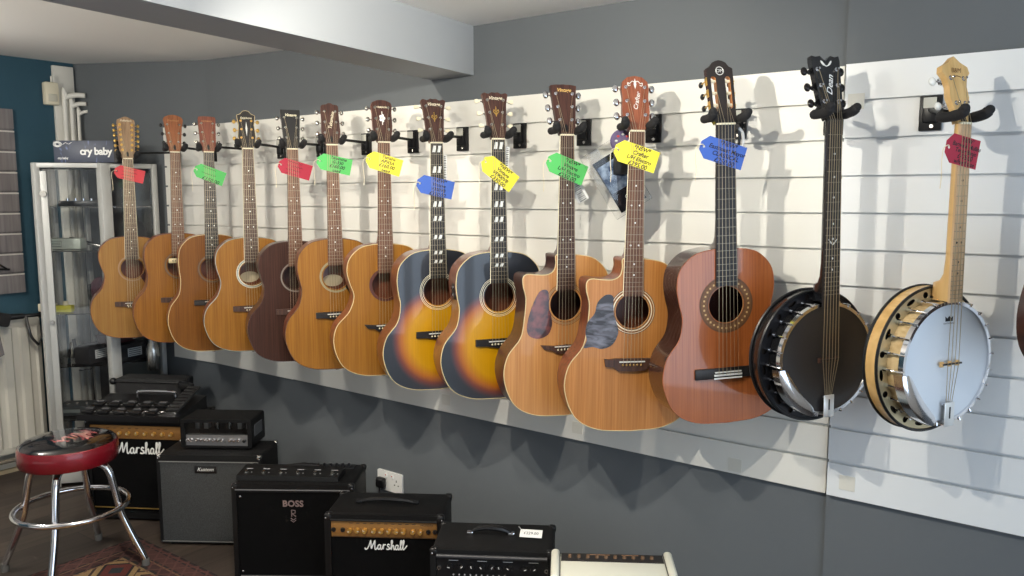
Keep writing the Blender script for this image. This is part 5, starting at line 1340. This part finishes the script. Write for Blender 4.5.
put('capo', 'silver and black clamp-shaped capos on the lower glass shelf', 'capo', -4.33, -.40, .626, 30, f_clip)
put('effects_unit', 'long dark effects unit with knobs on the lowest glass shelf', 'effects unit', -4.30, -.37, .346, 40, f_box(.24, .13, .05, pm('dark_grey_casing', rgb(66, 72, 76), .45), front_marks))
put('effects_unit', 'dark effects unit on the base of the glass cabinet', 'effects unit', -4.30, -.37, .09, 40, f_box(.24, .13, .07, pm('dark_grey_casing', (0, 0, 0)), front_marks))
def f_pbox(c):
    def f(t):
        m = MB(); m.box((0, 0, .045), (.10, .16, .09), c, bev=.002); m.build('carton', t)
        m = MB(); m.box((.0506, -.0, .045), (.001, .085, .045), WHITE)
        for i in range(4): m.box((.0513, -.0, .030 + i * .010), (.0005, .07, .003), INK)
        m.build('printed_label', t)
    return f
put('carton', 'small black carton with a white label, beside the bottle in the cabinet', 'box', -4.14, -.20, .626, 10, f_pbox(pm('black_carton', rgb(30, 28, 32), .6)))
put('carton', 'small black carton with a white label, nearer the cabinet corner post', 'box', -4.24, -.33, .626, 18, f_pbox(pm('black_carton', (0, 0, 0))))
def f_tray(t):
    m = MB(); m.raw([(-.05, -.07, 0), (.05, -.07, 0), (.05, .07, 0), (-.05, .07, 0), (-.06, -.08, .045), (.06, -.08, .045), (.06, .08, .045), (-.06, .08, .045)], [(0, 1, 2, 3), (0, 1, 5, 4), (1, 2, 6, 5), (2, 3, 7, 6), (3, 0, 4, 7)], pm('dark_red_tray', rgb(70, 28, 30), .6)); m.build('tray', t)
    for i in range(5): m = MB(); m.cyl((-.03 + i * .014, -.05, .02), (-.02 + i * .012, .05, .058), .005, BLK if i % 2 else NICK); m.build('tuning_peg', t)
put('parts_tray', 'dark red tray of small metal parts above the labelled cartons', 'tray', -4.18, -.24, .72, 12, f_tray)

# carton on top of the cabinet
t = thing('pedal_box', 'dark blue-grey pedal box with white writing on top of the glass cabinet', 'box', (-4.150, -.330, 1.654), 39)
w, d, h = .292, .135, .108
def box_mat():
    mm, nt, b = newmat('printed_box_blue'); L = nt.links
    tc = nt.nodes.new('ShaderNodeTexCoord'); mp = nt.nodes.new('ShaderNodeMapping'); mp.inputs['Scale'].default_value = (26, 26, 6)
    n = nt.nodes.new('ShaderNodeTexNoise'); n.inputs['Scale'].default_value = 1; n.inputs['Distortion'].default_value = 2; L.new(tc.outputs['Object'], mp.inputs[0]); L.new(mp.outputs[0], n.inputs[0])
    r = nt.nodes.new('ShaderNodeValToRGB'); r.color_ramp.elements[0].position = .62; r.color_ramp.elements[0].color = (*rgb(62, 68, 84), 1); r.color_ramp.elements[1].position = .76; r.color_ramp.elements[1].color = (*rgb(120, 136, 184), 1)
    L.new(n.outputs['Fac'], r.inputs[0]); L.new(r.outputs[0], b.inputs['Base Color']); b.inputs['Roughness'].default_value = .45
    return mm
m = MB(); m.box((0, 0, h / 2), (w, d, h), box_mat(), bev=.0015); m.box((w / 2 + .008, 0, h / 2), (.016, d, h - .004), pm('black_carton', (0, 0, 0))); cb = m.build('carton', t)
m = MB(); m.text('cry baby', .050, WHITE, T(.060, -d / 2 - .0006, h * .50), bold=.0016, sp=.92); m.build('lettering', cb)
m = MB(); m.text('cry baby', .015, WHITE, T(-.102, -d / 2 - .0006, h * .20), bold=.0004); m.build('small_lettering', cb)
m = MB()
for k in range(3): m.tube([(-.125 + (.020 - k * .005) * math.cos(a), -d / 2 - .0006, h - .018 + (.013 - k * .003) * math.sin(a)) for a in [2 * PI * i / 16 for i in range(16)]], .0016, WHITE, n=4, closed=True)
m.tube([(-.10, -d / 2 - .0006, h - .02), (-.085, -d / 2 - .0006, h - .010), (-.07, -d / 2 - .0006, h - .018), (-.055, -d / 2 - .0006, h - .008)], .0014, WHITE, n=4); m.build('swirl_logo', cb)

# stainless bottle and a black case behind the effects board
t = thing('steel_bottle', 'stainless steel drinks bottle standing behind the effects board', 'bottle', (-3.965, -.16, .585))
STND = (-3.74, -.33)
m = MB(); m.lathe([(.0001, 0), (.031, 0), (.034, .006), (.034, .10), (.030, .125), (.020, .155), (.019, .165)], NICK, n=28); m.build('bottle_body', t)
m = MB(); m.lathe([(.021, .163), (.022, .168), (.022, .196), (.018, .202), (.0001, .202)], pm('dark_steel', rgb(120, 120, 122), .3, .9), n=24); m.build('cap', t)
t = thing('black_case', 'long black padded case behind the effects board and amplifier', 'case', (-3.83, -.235, 0), 30)
m = MB(); m.box((0, 0, .29), (.36, .12, .578), pm('black_nylon', rgb(22, 22, 24), .8, bump=(200, .4)), bev=.012, seg=3); m.build('case_body', t)
m = MB(); m.tube([(-.175, -.062, .565), (.175, -.062, .565)], .005, BLK, n=8); m.ell((-.185, -.06, .565), (.018, .018, .018), BLK); m.build('edge_piping', t)
t = thing('music_stand', 'folded black metal stand leaning beside the slatwall end', 'stand', (-3.60, -.20, 0), 0)
for i, x in enumerate((-.03, .0, .03)):
    m = MB(); m.cyl((x, -.02 * i, 0), (x + .05, -.03 * i, .60 - .03 * i), .006, pm('dark_metal', rgb(48, 48, 50), .4, .7)); m.build('leg', t)
m = MB(); m.box((.05, -.03, .57), (.10, .03, .035), BLK, bev=.006); m.build('clamp', t)

# ------------------------------------------------------------------ radiator and things by the left wall
RADW = pm('radiator_enamel', rgb(214, 210, 198), .45)
t = thing('radiator', 'white ribbed panel radiator on the left wall', 'radiator', (X_L + .10, -1.15, .12), 90)
# local x along the wall towards the back wall, y towards the wall
m = MB(); hgt = .72; x0, x1 = -1.3, .72
prof = []
x = x0
while x < x1:
    for dx, dy in ((0, 0), (.020, 0), (.030, -.012), (.066, -.012), (.076, 0)):
        if x + dx <= x1: prof.append((x + dx, dy))
    x += .082
prof.append((x1, 0))
vs = [(px, py, .035) for px, py in prof] + [(px, py, hgt - .045) for px, py in prof]; k = len(prof)
m.raw(vs, [(i, i + 1, k + i + 1, k + i) for i in range(k - 1)], RADW)
m.box(((x0 + x1) / 2, .004, .0175), (x1 - x0, .016, .036), RADW, bev=.006); m.box(((x0 + x1) / 2, .004, hgt - .024), (x1 - x0, .016, .046), RADW, bev=.006)
m.box(((x0 + x1) / 2, .010, hgt / 2), (x1 - x0, .008, hgt - .05), RADW); m.build('front_panel', t)
m = MB(); m.box(((x0 + x1) / 2, .04, hgt - .008), (x1 - x0, .065, .012), RADW, bev=.003)
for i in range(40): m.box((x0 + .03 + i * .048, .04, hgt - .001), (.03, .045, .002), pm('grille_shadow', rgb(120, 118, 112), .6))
m.build('top_grille', t)
m = MB(); m.box((x1 - .004, .035, hgt / 2), (.008, .07, hgt - .02), RADW, bev=.002); m.build('end_cover', t)
for z_ in (.02,):
    m = MB(); m.tube([(x1 - .05, .03, .03), (x1 - .03, .03, -.02), (x1 - .03, .03, -.11)], .0075, TRIMW, n=10); m.build('pipe_tail', t)
m = MB(); m.cyl((x0, -.0, -.035), (x1 + .3, .0, -.035), .011, pm('copper_grey_pipe', rgb(120, 112, 100), .5)); m.build('feed_pipe', t)
t = thing('microphone_boom', 'black boom arm with a hanging strap lying above the radiator', 'stand arm', (-4.58, -.62, .848), 78)
m = MB(); m.cyl((-.12, 0, .012), (.33, 0, .012), .010, BLK); m.cyl((-.12, 0, .012), (-.02, 0, .012), .016, BLK); m.cyl((.02, 0, .012), (.09, 0, .012), .018, BLK, r1=.014); m.cyl((.16, 0, .012), (.20, 0, .012), .017, BLK); m.build('arm', t)
m = MB(); m.tube([(.10, -.01, .01), (.105, -.03, -.05), (.115, -.035, -.10), (.145, -.035, -.145)], .007, BLK, n=6, smooth=4); m.tube([(.145, -.035, -.145), (.16, -.03, -.10), (.17, -.02, -.05)], .004, BLK, n=6, smooth=3); m.build('strap', t)
t = thing('grey_cloth', 'grey cloth with black collar hanging at the left wall above the radiator', 'cloth', (-4.50, -.70, .62), 82)
m = MB(); vs = []; fs = []
nx, nz = 10, 8
for j in range(nz + 1):
    for i in range(nx + 1):
        u = i / nx; v_ = j / nz; x_ = -.26 + .30 * u - .02 * v_ * u; z_ = .24 * v_ * (1 - .12 * u) + .06 * (u ** 2) * (1 - v_)
        vs.append((x_, .012 * math.sin(u * 14), z_))
for j in range(nz):
    for i in range(nx): a = j * (nx + 1) + i; fs.append((a, a + 1, a + nx + 2, a + nx + 1))
m.raw(vs, fs, pm('grey_fabric', rgb(120, 116, 116), .9)); o = m.build('cloth_panel', t); so = o.modifiers.new('thickness', 'SOLIDIFY'); so.thickness = .006
m = MB(); m.box((-.12, 0, .245), (.26, .03, .07), pm('black_fabric', rgb(24, 24, 26), .9), M=RY(16), bev=.012); m.build('collar', t)
t = thing('tripod_foot', 'black tripod leg of a stand on the floor in front of the radiator', 'stand', (-3.98, -1.18, 0), 15)
m = MB(); m.tube([(-.55, 0, .12), (-.2, 0, .050), (.02, 0, .012)], .008, BLK, n=8); m.build('leg', t)
m = MB(); m.cyl((.0, 0, 0), (.03, 0, .016), .013, BLK); m.build('foot_cap', t)
# things hanging on the grey slatwall
for i, (yy, zz, lab) in enumerate(((-.62, 1.80, 'upper'), (-.66, 1.06, 'lower'))):
    t = thing('display_hook', 'short black display hook on the grey slatwall, %s of the two' % lab, 'hook', (X_L + .02, yy, zz), 0)
    m = MB(); m.box((.004, 0, 0), (.006, .03, .04), BLKM, bev=.001); m.build('plate', t)
    m = MB(); m.tube([(.006, 0, 0), (.05, 0, -.004), (.10, .01, -.006), (.115, .01, .010)], .004, BLKM, n=8, smooth=3); m.build('prong', t)
t = thing('instrument_stand', 'black folding instrument stand hanging on the grey slatwall', 'stand', (X_L + .03, -.70, 1.14), 90)
m = MB(); m.tube([(-.08, 0, .10), (.08, 0, .02), (.16, 0, -.04)], .005, BLKM, n=8); m.build('leg', t)
m = MB(); m.tube([(-.08, 0, .0), (.06, 0, -.03), (.17, 0, -.04)], .005, BLKM, n=8); m.build('leg', t)
m = MB(); m.box((-.04, -.01, .06), (.08, .02, .10), pm('navy_pack', rgb(40, 52, 80), .5), bev=.004); m.build('pack', t)

# ------------------------------------------------------------------ camera and light
cam = bpy.data.cameras.new('camera'); co = bpy.data.objects.new('camera', cam); COL.objects.link(co); SC.camera = co
f, yaw, pit, roll = 800., .6409, .1181, -.0016
F = Vector((-math.sin(yaw) * math.cos(pit), math.cos(yaw) * math.cos(pit), -math.sin(pit)))
R0 = F.cross(Vector((0, 0, 1))).normalized(); U0 = R0.cross(F)
Rv = R0 * math.cos(roll) + U0 * math.sin(roll); Uv = -R0 * math.sin(roll) + U0 * math.cos(roll)
mw = Matrix((Rv, Uv, -F)).transposed().to_4x4(); mw.translation = (0, -2.336, 1.50); co.matrix_world = mw
cam.sensor_width = 36; cam.lens = f * 36 / 1024; cam.clip_start = .05
def lamp(name, loc, e, col, r, spot=None, target=None, size=150):
    l = bpy.data.lights.new(name, 'SPOT' if spot else 'POINT'); l.energy = e; l.color = col; l.shadow_soft_size = r
    if spot: l.spot_size = R(size); l.spot_blend = .5
    o = bpy.data.objects.new(name, l); COL.objects.link(o); o.location = loc
    if target: o.rotation_euler = (Vector(target) - Vector(loc)).to_track_quat('-Z', 'Y').to_euler()
    return o
WARM = (1, .93, .80)
lamp('ceiling_bulb', (-.78, -1.43, 1.975), 35, WARM, .012)
lamp('ceiling_spot', (-1.18, -1.43, 1.975), 54, WARM, .012, True, (-1.72, 0, 1.15), 108)
lamp('ceiling_bulb', (-2.02, -1.43, 2.01), 54, (1, .91, .77), .012)
lamp('soft_fill_light', (-2.6, -3.0, 1.60), 3, (1, .93, .82), .2)  # unseen point light added as weak soft fill, not a real fitting
lamp('left_ceiling_lamp', (-3.75, -1.75, 1.87), 36, (1, .95, .86), .10)
def area_light(name, loc, sx, sy, e, col, aim):
    l = bpy.data.lights.new(name, 'AREA'); l.shape = 'RECTANGLE'; l.size = sx; l.size_y = sy; l.energy = e; l.color = col
    o = bpy.data.objects.new(name, l); COL.objects.link(o); o.location = loc; o.rotation_euler = Vector(aim).to_track_quat('-Z', 'Y').to_euler()
area_light('window_daylight', (X_R + .12, (WY0 + WY1) / 2, (WZ0 + WZ1) / 2), WY1 - WY0 - .1, WZ1 - WZ0 - .1, 43, (.70, .84, 1), (-1, 0, .05))
area_light('front_fill_light', (.5, Y_F + .02, 1.15), 2.0, 1.6, 3, (.84, .91, 1), (0, 1, 0))  # area light added on the closed front wall as frontal fill
area_light('ceiling_fill_light', (-2.5, -4.2, .06), 3.4, 1.5, 18, (.93, .97, 1), (0, .25, 1))  # upward area light added behind the camera to brighten the ceiling
w = bpy.data.worlds.new('sky'); SC.world = w; w.use_nodes = True
w.node_tree.nodes['Background'].inputs[0].default_value = (.6, .75, 1, 1); w.node_tree.nodes['Background'].inputs[1].default_value = .6
cy = SC.cycles
cy.use_denoising = True; cy.max_bounces = 8; cy.diffuse_bounces = 4; cy.glossy_bounces = 4; cy.transparent_max_bounces = 24; cy.transmission_bounces = 6
cy.sample_clamp_indirect = 6; cy.caustics_reflective = False; cy.caustics_refractive = False
vs_ = SC.view_settings; vs_.view_transform = 'Standard'; vs_.look = 'None'; vs_.gamma = 1; vs_.exposure = 0; vs_.use_curve_mapping = False
